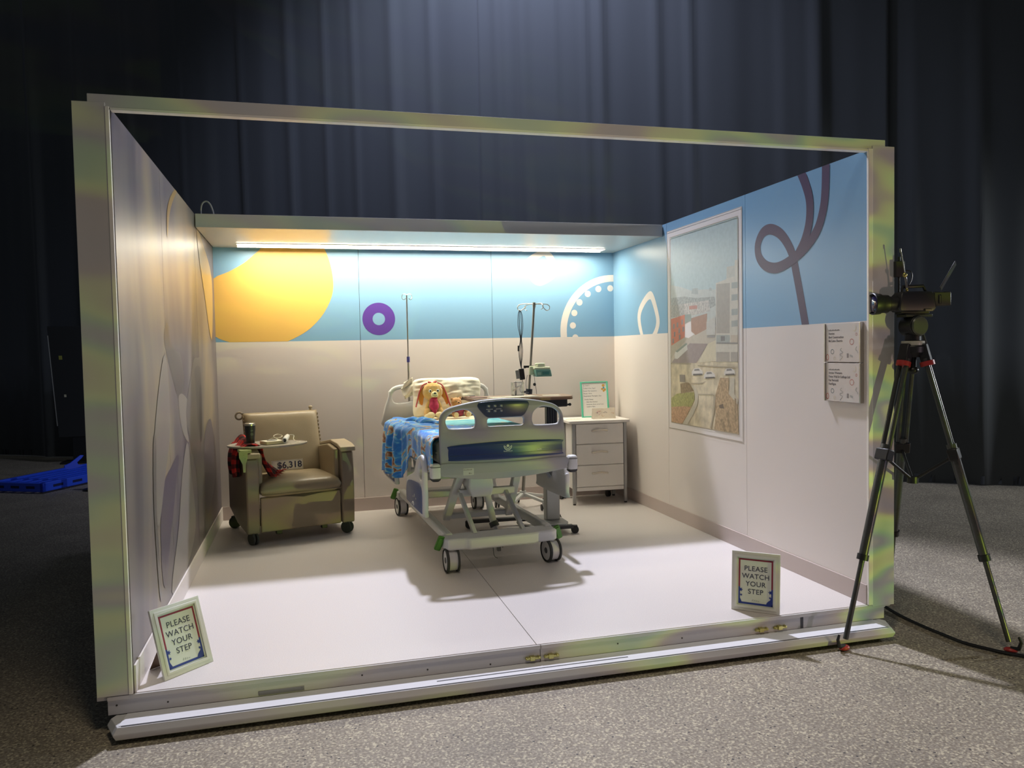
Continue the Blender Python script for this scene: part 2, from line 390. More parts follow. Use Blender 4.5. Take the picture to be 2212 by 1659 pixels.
e[0].position = 0.36; e[0].color = lin((132, 120, 102)); e[1].position = 0.66; e[1].color = lin((194, 182, 154))
x = e.new(0.5); x.color = lin((152, 143, 127)); x = e.new(0.58); x.color = lin((164, 155, 138))
nt.links.new(n2.outputs[0], r1.inputs[0])
sep = N(nt, 'ShaderNodeSeparateColor'); nt.links.new(v1.outputs['Color'], sep.inputs[0])
r2 = N(nt, 'ShaderNodeValToRGB'); e = r2.color_ramp.elements; e[0].position = 0.86; e[0].color = (0, 0, 0, 1); e[1].position = 0.9; e[1].color = (1, 1, 1, 1)
nt.links.new(sep.outputs[0], r2.inputs[0])
m1 = N(nt, 'ShaderNodeMix', data_type='RGBA'); m1.inputs['B'].default_value = lin((208, 198, 170))
nt.links.new(r2.outputs[0], m1.inputs['Factor']); nt.links.new(r1.outputs[0], m1.inputs['A'])
sep2 = N(nt, 'ShaderNodeSeparateColor'); nt.links.new(v2.outputs['Color'], sep2.inputs[0])
ma = N(nt, 'ShaderNodeMath', operation='LESS_THAN'); ma.inputs[1].default_value = 0.17; nt.links.new(v2.outputs['Distance'], ma.inputs[0])
mb_ = N(nt, 'ShaderNodeMath', operation='GREATER_THAN'); mb_.inputs[1].default_value = 0.66; nt.links.new(sep2.outputs[1], mb_.inputs[0])
mc = N(nt, 'ShaderNodeMath', operation='MULTIPLY'); nt.links.new(ma.outputs[0], mc.inputs[0]); nt.links.new(mb_.outputs[0], mc.inputs[1])
m2 = N(nt, 'ShaderNodeMix', data_type='RGBA'); m2.inputs['B'].default_value = lin((58, 54, 54))
nt.links.new(mc.outputs[0], m2.inputs['Factor']); nt.links.new(m1.outputs['Result'], m2.inputs['A'])
m3 = N(nt, 'ShaderNodeMix', data_type='RGBA', blend_type='MULTIPLY'); m3.inputs['Factor'].default_value = 0.5
nt.links.new(m2.outputs['Result'], m3.inputs['A']); nt.links.new(n1.outputs[0], m3.inputs['B']); 
nt.links.new(m3.outputs['Result'], b.inputs['Base Color'])
struct(finish('floor', MB().box((-14, -9, G_ - 0.05), (17, 17, G_)), conc), 'speckled grey-brown concrete floor of the hall')

# ------------------------------------------------------------------ stage curtain (plane y = 8.408 - 0.6437 x)
curt_m = mat('black_stage_velvet', (82, 86, 90), 0.8, spec=0.2, sheen=0.2)
RIDGE = [(-0.97, .05, .10), (-0.08, .07, .10), (0.6, .10, .12), (1.1, .07, .08), (1.49, .08, .10), (1.99, .12, .14), (2.45, .07, .09), (3.25, .10, .12), (3.53, .12, .16), (3.89, .05, .08),
         (4.21, .07, .07), (4.38, .12, .09), (4.95, .09, .10), (5.28, .11, .08), (6.15, .05, .12), (6.47, .15, .12), (7.3, .03, .1), (7.82, .12, .14), (8.4, .1, .12), (-1.8, .1, .15), (-2.6, .1, .15), (-3.4, .12, .15)]
def fold(x, z):
    d = 0.03 * math.sin(x * 5 + 1.3 * math.sin(x * 2.1)) + 0.004 * math.sin(x * 23 + 2)
    for c, a, w in RIDGE: d += a * 0.62 * math.exp(-((x - c - 0.01 * (5 - z)) / (w * 0.5)) ** 2)
    return d * (0.75 + 0.06 * (6 - z) / 6)
NX, NY = 0.5413, 0.8409       # outward normal of the curtain line, away from the booth
def curtain(x0, x1, label, off):
    t = thing('stage_curtain', label, 'curtain', (0, 0, 0))
    n = int((x1 - x0) / 0.03)
    def f(u, v):
        x = x0 + (x1 - x0) * u; z = G_ + 0.012 + 9.2 * v
        d = -fold(x, z) + off
        return (x + NX * d, 8.408 - 0.6437 * x + NY * d, z)
    mbb = MB().grid(f, n, 6)
    o = finish('drape', mbb, curt_m, t, smooth=80)
    so = o.modifiers.new('thick', 'SOLIDIFY'); so.thickness = 0.006
    def g(u, v):
        x = x0 + (x1 - x0) * u; z = G_ + 0.014 + 0.09 * v; d = -fold(x, z) + off - 0.006
        return (x + NX * d, 8.408 - 0.6437 * x + NY * d, z)
    finish('bottom_hem', MB().grid(g, n, 1), mat('curtain_hem', (66, 69, 74), 0.8), t, smooth=80)
    return t
curtain(-9.5, 3.05, 'black pleated stage curtain panel hanging behind the left half of the booth', 0.03)
curtain(3.02, 7.09, 'black pleated stage curtain panel hanging behind the right half of the booth', 0.0)
curtain(7.05, 13.2, 'black stage curtain panel at the far right behind the tripod', 0.05)

# ------------------------------------------------------------------ booth platform
vinyl = ramp_mat('white_sheet_vinyl', [(0.35, (200, 194, 190)), (0.65, (216, 210, 206))], 260, rough=0.42, detail=2)
pf = MB().box((-0.07, 0.012, G_), (W_ + 0.07, D_ + 0.1, -0.02))
platform = struct(finish('floor', pf, dgrey), 'dark platform carrying the white booth floor')
for a, b_ in ((0.0, 1.7785), (1.7815, W_)):
    finish('floor_panel', MB().box((a, 0.0, -0.02), (b_, D_, 0.0)), vinyl, platform, bevel=0.001)
fas = struct(finish('trim_1', MB().box((-0.105, -0.001, -0.085), (1.797, 0.012, -0.012)).box((1.800, -0.001, -0.085), (3.765, 0.012, -0.012)), frame_m, bevel=0.0015), 'white front fascia of the booth platform')
for a, b_ in ((-0.105, 1.797), (1.800, 3.765)):
    finish('fascia_lip', MB().box((a, -0.010, -0.022), (b_, 0.0, -0.003)), frame_m, fas, bevel=0.002)
screw_m = mat('dark_screw', (70, 66, 60), 0.5, metal=0.6)
for i, x in enumerate((-0.07, 0.13, 0.62, 0.95, 1.25, 1.55, 2.2, 2.55, 3.0, 3.55)):
    finish('screw', MB().lathe([(0.004, 0), (0.004, 0.0015)], 8, Matrix.Translation((x, -0.001, -0.045 - 0.012 * (i % 3))) @ Matrix.Rotation(PI / 2, 4, 'X')), screw_m, fas)
brass = mat('brass_latch', (196, 190, 120), 0.3, metal=0.9)
for x0 in (1.722, 1.815, 2.965, 3.075):
    mbb = MB().box((x0, -0.016, -0.068), (x0 + 0.075, -0.001, -0.056)).box((x0 + 0.02, -0.022, -0.072), (x0 + 0.045, -0.001, -0.050))
    mbb.rod((x0 + 0.008, -0.02, -0.060), (x0 + 0.008, -0.001, -0.060), 0.006).rod((x0 + 0.066, -0.02, -0.058), (x0 + 0.066, -0.001, -0.058), 0.006)
    finish('latch', mbb, brass, fas, bevel=0.002)
finish('steel_plate', MB().box((0.50, -0.004, -0.080), (0.695, 0.0, -0.060)).rod((0.685, -0.006, -0.069), (0.685, 0, -0.069), 0.005), steel, fas, bevel=0.001)
finish('leg_shadow_strip', MB().box((3.24, -0.0035, -0.084), (3.256, -0.0005, -0.006)), dgrey, fas)  # tripod leg's shadow on the fascia, made as a dark strip
# projecting nosing under the fascia
def nos(z, o, back=0.0):
    x0, x1, y0 = -0.045 - o, W_ + 0.045 + o, -0.128 - o
    return [(x0 - 0.03, 0.0 + back, z), (x0 - 0.045, -0.03, z), (x0, y0 + 0.0, z), (x1, y0, z), (x1 + 0.045, -0.03, z), (x1 + 0.03, 0.0 + back, z)]
nose_m = mat('nosing_paint', (206, 206, 206), 0.55)
ns = struct(finish('trim_2', MB().loft([nos(-0.138, 0.004), nos(-0.118, 0.012), nos(-0.112, 0.013), nos(-0.0905, 0.0), nos(-0.087, -0.002)]), nose_m, bevel=0.002), 'white projecting step nosing along the booth front')
finish('tread_strip', MB().prism([(-0.03, -0.004), (-0.040, -0.117), (W_ + 0.040, -0.117), (W_ + 0.03, -0.004)], -0.087, -0.0845), mat('tread_white', (226, 226, 228), 0.4), ns)
finish('edge_channel', MB().box((-0.03, -0.1225, -0.0865), (W_ + 0.03, -0.1185, -0.0852)), dgrey, ns)
finish('channel_slot', MB().box((1.28, -0.084, -0.0846), (2.22, -0.076, -0.0838)), dgrey, ns)

# ------------------------------------------------------------------ walls
def clip(poly, x0, x1, z0, z1):
    for ax, lim, sg in ((0, x0, 1), (0, x1, -1), (1, z0, 1), (1, z1, -1)):
        out = []
        for i in range(len(poly)):
            a, b = poly[i - 1], poly[i]
            ia, ib = (a[ax] - lim) * sg >= 0, (b[ax] - lim) * sg >= 0
            if ia != ib:
                t = (lim - a[ax]) / (b[ax] - a[ax]); out.append((a[0] + t * (b[0] - a[0]), a[1] + t * (b[1] - a[1])))
            if ib: out.append(b)
        poly = out
        if len(poly) < 3: return []
    return poly
MAPS = {'back': lambda u, v, e: (u, D_ - e, v), 'right': lambda u, v, e: (W_ - e, u, v), 'left': lambda u, v, e: (e, u, v)}
def decal(name, polys, mats, parent, side, e0=0.0006, step=0.0, label=None):
    mb = MB()
    for i, (mi, p) in enumerate(polys):
        if len(p) < 3: continue
        vs = [mb.bm.verts.new(MAPS[side](q[0], q[1], e0 + step * i)) for q in p]
        try: mb.bm.faces.new(vs).material_index = mi
        except ValueError: pass
    return finish(name, mb, mats, parent, label=label)
def ring_polys(outer, inner, lim):
    n = len(outer); return [(0, clip([outer[i], outer[(i + 1) % n], inner[(i + 1) % n], inner[i]], *lim)) for i in range(n)]
def circ(cx, cz, r, n=48, a0=0): return [(cx + r * math.cos(2 * PI * k / n + a0), cz + r * math.sin(2 * PI * k / n + a0)) for k in range(n)]

wb = struct(finish('wall_back', MB().box((-0.14, D_ + 0.004, -0.02), (W_ + 0.14, D_ + 0.10, H_)), seam_m), 'back wall of the booth, white below and sky blue above')
for i in range(3):
    a, b_ = i * 1.22 + (0.0018 if i else 0), (i + 1) * 1.22 - (0.0018 if i < 2 else 0)
    mbb = MB().box((a, D_, 0.0), (b_, D_ + 0.004, B_)); mbb.box((a, D_, B_), (b_, D_ + 0.004, H_), mi=1)
    finish('wall_panel', mbb, [white_print, blue_print], wb)
lim = (0, W_, B_, U_)
yl = smooth_loop([(0.0, 1.59), (0.089, 1.549), (0.20, 1.52), (0.36, 1.505), (0.50, 1.515), (0.597, 1.543), (0.725, 1.607), (0.818, 1.68), (0.912, 1.792), (0.98, 1.932), (0.997, 2.06), (0.975, 2.222), (0.928, 2.352), (0.86, 2.45), (0.6, 2.6), (0.44, 2.43), (0.392, 2.349), (0.329, 2.289), (0.249, 2.22), (0.126, 2.146), (-0.01, 2.078), (-0.1, 1.9), (-0.1, 1.7)], 3)
decal('yellow_shape', [(0, clip(yl, *lim))], [yellow_print], wb, 'back')
decal('purple_ring', ring_polys(circ(1.388, 1.73, 0.146), circ(1.388, 1.73, 0.056), lim), [purple_print], wb, 'back')
so_ = smooth_loop([(2.864, 2.338), (2.95, 2.365), (3.033, 2.335), (3.088, 2.225), (3.10, 2.17), (3.058, 2.106), (2.952, 2.043), (2.886, 2.036), (2.825, 2.078), (2.768, 2.185), (2.768, 2.256), (2.807, 2.301)], 3)
si_ = smooth_loop([(2.905, 2.292), (2.945, 2.312), (2.975, 2.302), (3.034, 2.203), (3.038, 2.172), (3.01, 2.145), (2.94, 2.099), (2.897, 2.094), (2.868, 2.125), (2.829, 2.205), (2.826, 2.232), (2.85, 2.258)], 3)
decal('pale_square_ring', ring_polys(so_, si_, lim), [pale_print], wb, 'back')
decal('pale_dial_ring', ring_polys(circ(3.655, 1.59, 0.548, 72), circ(3.655, 1.59, 0.483, 72), lim), [pale_print], wb, 'back')
for x, z in ((3.625, 2.008), (3.502, 2.001), (3.392, 1.954), (3.306, 1.873), (3.252, 1.771), (3.235, 1.651), (3.258, 1.535)):
    decal('pale_dot', [(0, clip(circ(x, z, 0.031, 20), *lim))], [pale_print], wb, 'back')

wr = struct(finish('wall_right', MB().box((W_ + 0.004, 0.0, -0.02), (W_ + 0.145, D_ + 0.1, H_)), frame_m), 'right wall of the booth, white below and sky blue above')
for i in range(3):
    a, b_ = i * 1.193 + (0.0018 if i else 0), (i + 1) * 1.193 - (0.0018 if i < 2 else 0)
    b_ = min(b_, D_)
    mbb = MB().box((W_, a, 0.0), (W_ + 0.004, b_, B_)); mbb.box((W_, a, B_), (W_ + 0.004, b_, H_), mi=1)
    finish('wall_panel', mbb, [white_print, blue_print], wr)
lim = (0, D_, B_, H_)
def stroke(pts, w, n=5):
    P = [Vector(p) for p in smooth_loop(pts, n, False)]; ws = w if isinstance(w, (list, tuple)) else None; out = []
    L = []
    for i, p in enumerate(P):
        d = (P[min(i + 1, len(P) - 1)] - P[max(i - 1, 0)]).normalized(); nn = Vector((-d.y, d.x)) * (w / 2); L.append((tuple(p + nn), tuple(p - nn)))
    return [(0, clip([L[i][0], L[i + 1][0], L[i + 1][1], L[i][1]], *lim)) for i in range(len(L) - 1)]
rib = stroke([(0.525, 1.50), (0.552, 1.60), (0.59, 1.74), (0.625, 1.86), (0.66, 1.97), (0.72, 2.06), (0.80, 2.13), (0.90, 2.168), (0.985, 2.155), (1.04, 2.09), (1.03, 2.01), (0.96, 1.945), (0.86, 1.915), (0.76, 1.92), (0.64, 1.955), (0.52, 2.01), (0.42, 2.09), (0.365, 2.20), (0.345, 2.32), (0.34, 2.5)], 0.068)
rib2 = stroke([(0.60, 1.975), (0.54, 2.045), (0.495, 2.15), (0.49, 2.27), (0.53, 2.38), (0.60, 2.50)], 0.068)
decal('plum_ribbon', rib + rib2, [plum_print], wr, 'right', 0.0004, 0.000012)
ro = smooth_loop([(2.87, 1.47), (2.96, 1.59), (2.99, 1.70), (2.95, 1.79), (2.83, 1.875), (2.72, 1.915), (2.65, 1.88), (2.58, 1.77), (2.535, 1.66), (2.55, 1.59), (2.62, 1.51), (2.74, 1.44)], 3)
ri = smooth_loop([(2.84, 1.50), (2.90, 1.60), (2.924, 1.69), (2.89, 1.755), (2.80, 1.82), (2.72, 1.845), (2.68, 1.81), (2.63, 1.73), (2.60, 1.655), (2.62, 1.595), (2.68, 1.54), (2.76, 1.50)], 3)
decal('pale_square_ring', ring_polys(ro, ri, lim), [pale_print], wr, 'right')

# left wall: soft grey photographic mural
mural = ramp_mat('grey_mural_print', [(0.28, (76, 70, 78)), (0.42, (98, 92, 96)), (0.55, (120, 112, 108)), (0.72, (150, 136, 112))], 1.3, rough=0.38, detail=2.5, stretch=(1, 1.3, 0.45), distort=0.7, spec=0.55)
wl = struct(finish('wall_left', MB().box((-0.145, 0.0, -0.02), (-0.004, D_ + 0.1, H_)), frame_m), 'left wall of the booth covered by a soft grey photographic mural')
for i, (a, b_) in enumerate(((0, 1.085), (1.089, 2.415), (2.419, D_))):
    finish('wall_panel', MB().box((-0.004, a, 0.0), (0.0, b_, H_)), mural, wl)
mm = [mat('mural_grey', (84, 82, 84), 0.3), mat('mural_pale', (134, 128, 122), 0.3), mat('mural_line', (106, 101, 99), 0.3), mat('mural_dark', (58, 55, 58), 0.3), mat('mural_violet', (98, 91, 100), 0.3), mat('mural_yellow', (166, 140, 92), 0.3)]
mi_ = {'mgrey': 0, 'mpale': 1, 'mline': 2, 'mdark': 3, 'mviolet': 4, 'myellow': 5}
decal('mural_shape', [(mi_[k], clip(smooth_loop(p, 4), 0, D_, 0.12, H_ - 0.002)) for k, p in MURAL if k != 'mviolet' or 1], mm, wl, 'left', 0.0006, 0.0002)

# wall ends: front faces of the posts with a light edge trim
for x0, x1, e0, e1, lab in ((-0.142, -0.019, -0.019, -0.003, 'left'), (W_ + 0.022, W_ + 0.160, W_ - 0.005, W_ + 0.022, 'right')):
    p_ = struct(finish('trim_3' if lab == 'left' else 'trim_4', MB().box((x0, -0.012, 0.0 if lab == 'left' else -0.01), (x1, -0.0005, 2.466)), frame_m, bevel=0.001), 'pale square front post at the %s end of the booth opening' % lab)
    finish('edge_strip', MB().box((e0, -0.016, 0.0), (e1, -0.0005, 2.45)), edge_m, p_, bevel=0.002)
struct(finish('trim_5', MB().box((-0.158, 0.06, -0.03), (-0.146, 0.10, 0.32)), steel, bevel=0.001), 'grey metal bracket on the outer left face of the booth')
# header beam over the opening
hd = struct(finish('trim_6', MB().box((-0.085, -0.008, 2.448), (3.765, 0.03, 2.500)), frame_m, bevel=0.0015), 'white header beam across the top of the booth opening')
finish('lower_edge', MB().box((0.0, -0.012, 2.437), (W_, 0.028, 2.447)), edge_m, hd, bevel=0.001)

# soffit at the back of the booth
CY = 2.465
sf = struct(finish('ceiling', MB().box((0.006, CY + 0.006, U_), (W_ - 0.004, D_, U_ + 0.02)).box((0.006, CY + 0.006, H_ - 0.02), (W_ - 0.004, D_, H_)), soffit_m), 'white soffit over the back half of the booth')
finish('front_face', MB().box((0.006, CY - 0.012, U_ - 0.001), (W_ - 0.004, CY + 0.006, H_)), frame_m, sf, bevel=0.001)
# linear lamp
lt = thing('linear_lamp', 'long glowing linear lamp under the soffit above the bed', 'lamp', (1.84, 3.335, U_))
finish('lamp_housing', MB().box((-1.63, -0.075, -0.006), (1.63, 0.070, 0.0)), mat('lamp_housing_white', (225, 225, 222), 0.4), lt, bevel=0.001)
glow = bpy.data.materials.new('lamp_diffuser_glow'); glow.use_nodes = True; g_ = glow.node_tree; g_.nodes.clear()
go = N(g_, 'ShaderNodeOutputMaterial'); ge = N(g_, 'ShaderNodeEmission'); ge.inputs[0].default_value = (1.0, 0.90, 0.71, 1); ge.inputs[1].default_value = 45.0; g_.links.new(ge.outputs[0], go.inputs[0])
finish('diffuser', MB().prism([(-0.070, -0.0061), (0.064, -0.0061), (0.064, -0.0085), (-0.070, -0.0085)], -1.62, 1.62, Matrix(((0, 0, 1, 0), (1, 0, 0, 0), (0, 1, 0, 0), (0, 0, 0, 1)))), glow, lt)
finish('added_light_shield', MB().box((-1.63, 0.0645, -0.016), (1.63, 0.070, -0.006)), MATS['lamp_housing_white'], lt)  # added lip that keeps the lamp's light off the wall top

# baseboards
struct(finish('baseboard_back', MB().box((0.0, D_ - 0.008, 0.0), (W_, D_ - 0.0002, 0.118)), base_m, bevel=0.002), 'pinkish grey vinyl baseboard along the back wall')
struct(finish('baseboard_right', MB().box((W_ - 0.008, 0.0, 0.0), (W_ - 0.0002, D_ - 0.009, 0.108)), base_m, bevel=0.002), 'pinkish grey vinyl baseboard along the right wall')
struct(finish('baseboard_left', MB().box((0.0002, 0.0, 0.0), (0.009, D_ - 0.009, 0.118)), base_lit_m, bevel=0.002), 'vinyl baseboard along the left wall, coloured paler for the light on it')

# cable loop on top of the soffit
tag(finish('cable_loop', MB().tube(smooth_loop([(0.03, 2.62, 2.446), (0.028, 2.61, 2.50), (0.04, 2.60, 2.545), (0.068, 2.60, 2.562), (0.095, 2.60, 2.54), (0.112, 2.61, 2.49), (0.118, 2.62, 2.446)], 4, False), 0.006, 8), mat('grey_cable', (170, 172, 172), 0.35)), 'looped grey cable standing up from the left end of the soffit', 'cable')

# ------------------------------------------------------------------ window poster on the right wall
PM = {'sky': (168, 196, 202), 'haze': (186, 196, 192), 'tower': (160, 172, 172), 'citydark': (150, 156, 154), 'roofs': (158, 156, 150), 'roofw': (186, 182, 176), 'roofred': (182, 118, 104), 'lot': (184, 176, 162), 'ground': (206, 192, 160),
      'brown': (160, 118, 98), 'green': (132, 146, 140), 'red': (196, 92, 62), 'pane': (104, 104, 108), 'arcade': (166, 158, 140), 'road': (136, 124, 124), 'walk': (208, 198, 168), 'whiteb': (190, 190, 184), 'garage': (140, 136, 136),
      'busside': (212, 214, 212), 'busroof': (120, 140, 132), 'bld': (202, 198, 186), 'bldtop': (182, 186, 178), 'bldgrey': (158, 152, 142), 'win': (150, 158, 158), 'win2': (186, 174, 156), 'rail': (116, 116, 118), 'line': (158, 146, 122),
      'car': (214, 212, 208), 'tyre': (70, 68, 66), 'curb': (196, 188, 168), 'bush': (156, 158, 84), 'soil': (182, 136, 100), 'sign': (130, 122, 116), 'twig': (140, 116, 84), 'bed': (172, 142, 104), 'darkspot': (84, 70, 60)}
po = thing('window_poster', 'tall printed window poster with a city street view on the right wall', 'poster', (W_, 1.8, 0.75))
pinv = Matrix.Translation((-W_, -1.8, -0.75))
keys = list(PM); pmats = []
for k in keys:
    PM[k] = tuple(int(v * 0.68 + w * 0.32) for v, w in zip(PM[k], (186, 180, 164)))  # glare over the print is mixed into its colours
    if k in ('bush', 'bed', 'twig', 'soil', 'roofs', 'roofw', 'citydark', 'ground'):
        pmats.append(mat('poster_' + k, PM[k], 0.45, var=0.28, vscale={'ground': 12}.get(k, 55)))
    else: pmats.append(mat('poster_' + k, PM[k], 0.45, var=0.05, vscale=30))
o = decal('city_print', [(keys.index(k), p) for k, p in POSTER], pmats, po, 'right', 0.0024, 0.00004); o.data.transform(pinv)
def rfr(y0, y1, z0, z1, w): return [(0, [(y0, z0), (y1, z0), (y1 - w, z0 + w), (y0 + w, z0 + w)]), (0, [(y1, z0), (y1, z1), (y1 - w, z1 - w), (y1 - w, z0 + w)]), (0, [(y1, z1), (y0, z1), (y0 + w, z1 - w), (y1 - w, z1 - w)]), (0, [(y0, z1), (y0, z0), (y0 + w, z0 + w), (y0 + w, z1 - w)])]
mbb = MB().box((-0.0018, 1.232 - 1.8, 0.0), (-0.0004, 2.372 - 1.8, 1.626))
finish('poster_border', mbb, mat('poster_border_white', (222, 216, 212), 0.5), po)
o = decal('border_lines', rfr(1.234, 2.370, 0.752, 2.374, 0.004) + rfr(1.280, 2.328, 0.800, 2.320, 0.006), [mat('poster_line', (150, 146, 142), 0.6)], po, 'right', 0.0048); o.data.transform(pinv)

# ------------------------------------------------------------------ two acrylic placards on the right wall
acr = mat('acrylic_face', (214, 206, 198), 0.12, spec=0.7)
ink = [mat('faint_red_ink', (190, 110, 100), 0.5), mat('faint_grey_ink', (168, 166, 160), 0.5), mat('faint_teal_ink', (92, 116, 118), 0.5), mat('faint_yellow_ink', (206, 194, 158), 0.5), mat('drop_grey_ink', (140, 132, 128), 0.5)]
def placard(z0, lines, label, red):
    t = thing('acrylic_placard', label, 'placard', (W_, 0.182, z0))
    finish('face_plate', MB().box((-0.016, -0.138, 0.0), (-0.010, 0.142, 0.216)), acr, t, bevel=0.001)
    finish('backing', MB().box((-0.010, -0.140, 0.004), (-0.0006, 0.140, 0.212)), dgrey, t)
    for y in (-0.150, 0.146):
        finish('side_rail', MB().box((-0.022, y - 0.004, -0.001), (-0.0006, y + 0.007, 0.218)), chrome, t, bevel=0.001)
    # text faces -x, reads towards -y
    T0 = lambda y, z: Matrix(((0, 0, -1, -0.0163), (-1, 0, 0, y), (0, 1, 0, z), (0, 0, 0, 1)))
    hb = MB()
    for k in range(13): hb.box((-0.0166, 0.118 - k * 0.0075 - 0.006, 0.1765), (-0.0161, 0.118 - k * 0.0075, 0.1765 + 0.004 + 0.0015 * (k % 3)))
    finish('heading_line', hb, text_grey, t)
    for i, s in enumerate(lines): text_mesh('name_line', s, 0.0175, text_grey, t, T0(0.118, 0.155 - i * 0.021), depth=0.0002, bold=0.0006)
    def rg(name, cy, cz, ry, rz, w, m):
        mb = MB(); A = [(cy + ry * math.cos(a), cz + rz * math.sin(a)) for a in [2 * PI * k / 24 for k in range(24)]]
        Bq = [(cy + (ry - w) * math.cos(a), cz + (rz - w) * math.sin(a)) for a in [2 * PI * k / 24 for k in range(24)]]
        for k in range(24):
            mb.bm.faces.new([mb.bm.verts.new((-0.0165, p[0], p[1])) for p in (A[k], A[(k + 1) % 24], Bq[(k + 1) % 24], Bq[k])])
        finish(name, mb, m, t)
    rg('printed_ring', 0.085, 0.058, 0.014, 0.014, 0.003, ink[2]); rg('printed_ring', -0.078, 0.112, 0.017, 0.017, 0.003, ink[0]); rg('printed_ring', -0.115, 0.152, 0.008, 0.008, 0.002, ink[0])
    rg('printed_ring', 0.066, 0.020, 0.009, 0.010, 0.002, ink[3]); rg('printed_ring', 0.128, 0.026, 0.013, 0.018, 0.004, ink[0])
    def st(name, pts, w, m):
        mb = MB(); P = [Vector(p) for p in smooth_loop(pts, 4, False)]; L = []
        for i, p in enumerate(P):
            d = (P[min(i + 1, len(P) - 1)] - P[max(i - 1, 0)]).normalized(); nn = Vector((-d.y, d.x)) * (w / 2); L.append((p + nn, p - nn))
        for i in range(len(L) - 1):
            mb.bm.faces.new([mb.bm.verts.new((-0.0165, q.x, q.y)) for q in (L[i][0], L[i + 1][0], L[i + 1][1], L[i][1])])
        finish(name, mb, m, t)
    st('printed_squiggle', [(0.005, 0.078), (0.018, 0.066), (-0.006, 0.054), (0.020, 0.044), (0.016, 0.036), (-0.002, 0.030), (0.010, 0.018), (0.022, 0.008)], 0.004, ink[1])
    st('printed_squiggle', [(-0.118, 0.085), (-0.108, 0.07), (-0.122, 0.06), (-0.126, 0.048)], 0.005, ink[1])
    st('printed_squiggle', [(-0.088, 0.176), (-0.10, 0.17), (-0.112, 0.182), (-0.108, 0.198)], 0.003, ink[3])
    st('printed_drop', [(-0.045, 0.048), (-0.045, 0.036), (-0.045, 0.024)], 0.014, ink[4]); st('printed_drop', [(-0.062, 0.038), (-0.074, 0.034), (-0.086, 0.030)], 0.010, ink[1])
placard(1.319, ['Stantec', 'Bird Construction', 'McCaine Electric'], 'upper acrylic placard with three names on the right wall near the opening', False)
placard(1.096, ['Arctec Western', 'Evans Wall & Ceilings Ltd', 'Kai Bertoldi', 'FastSigns'], 'lower acrylic placard with four names on the right wall near the opening', True)
# ------------------------------------------------------------------ hospital bed (local y runs from the foot to the head)
bed = thing('hospital_bed', 'grey and white hospital bed on twin-wheel castors with its footboard facing the opening', 'bed', (1.96, 1.375, 0), 3)
def wheel_parts(parent, c, r, w, hub_m, rot=0.0, name='wheel'):
    """twin wheel with its axle along local x, standing on z=0"""
    M = Matrix.Translation(c) @ Matrix.Rotation(rot, 4, 'Z') @ Matrix.Rotation(PI / 2, 4, 'Y')
    o = finish(name, MB().lathe([(r * 0.55, -w / 2), (r * 0.82, -w / 2), (r * 0.86, -w / 2 + 0.004), (r * 0.86, w / 2 - 0.004), (r * 0.82, w / 2), (r * 0.55, w / 2)], 28, M), hub_m, parent)
    for s in (-1, 1):
        finish('tyre', MB().lathe([(r * 0.86, s * w * 0.46 - w * .10), (r * 0.99, s * w * 0.43 - w * .10), (r, s * w * 0.40), (r * 0.99, s * w * 0.43 + w * .08), (r * 0.86, s * w * 0.46 + w * .08)] if s < 0 else [(r * 0.86, w * .30), (r * .99, w * .31), (r, w * .38), (r * .99, w * .45), (r * .86, w * .47)], 28, M, cap=False), tyre, o)
    for s in (-1, 1): finish('hub_cap', MB().lathe([(r * 0.26, s * w / 2), (r * 0.22, s * (w / 2 + 0.003))], 16, M), dgrey, o)
    return o
for sx, y, rot in ((-0.343, 0.0, 0.0), (0.343, 0.0, 0.14), (-0.345, 1.887, 0.1), (0.345, 1.887, 0.0)):
    f = finish('castor', MB().rod((sx, y, 0.11), (sx, y, 0.16), 0.022, n=14).box((sx - 0.016, y - 0.03, 0.06), (sx + 0.016, y + 0.03, 0.13)).rod((sx - 0.03, y, 0.078), (sx + 0.03, y, 0.078), 0.012), metal_w, bed, bevel=0.003)
    wheel_parts(f, (sx, y, 0.078), 0.078, 0.086, bed_light, rot)
# base: cross beams, side rails
fb = [(-0.397, 0.03), (-0.375, -0.045), (-0.26, -0.055), (-0.24, -0.075), (0.20, -0.075), (0.24, -0.055), (0.345, -0.045), (0.375, -0.02), (0.375, 0.10), (0.28, 0.12), (-0.28, 0.12), (-0.397, 0.10)]
finish('front_beam', MB().prism(fb, 0.148, 0.222), bed_light, bed, bevel=0.012)
finish('rear_beam', MB().prism([(-0.385, 1.82), (0.385, 1.82), (0.385, 1.96), (-0.385, 1.96)], 0.14, 0.212), bed_light, bed, bevel=0.012)
for s in (-1, 1):
    finish('side_rail_tube', MB().bar((s * 0.345, 0.06, 0.205), (s * 0.345, 1.86, 0.205), 0.05, 0.06), metal_w, bed, bevel=0.01)
for x, y, rz in ((-0.415, 0.03, 0.5), (0.40, 0.03, -0.5), (-0.40, 1.92, 0.4)):
    M = Matrix.Translation((x, y, 0.19)) @ Euler((0.25, 0.35 if x < 0 else -0.35, 0)).to_matrix().to_4x4()
    mbb = MB(); mbb.prism(rrect(-0.022, -0.055, 0.022, 0.045, 0.01), -0.008, 0.008, M @ Matrix.Rotation(PI / 2, 4, 'X'))
    mbb.prism(rrect(-0.014, -0.045, 0.014, 0.035, 0.006), -0.016, 0.016, M @ Matrix.Rotation(PI / 2, 4, 'X'))
    finish('brake_pedal', mbb, green_p, bed, bevel=0.002)
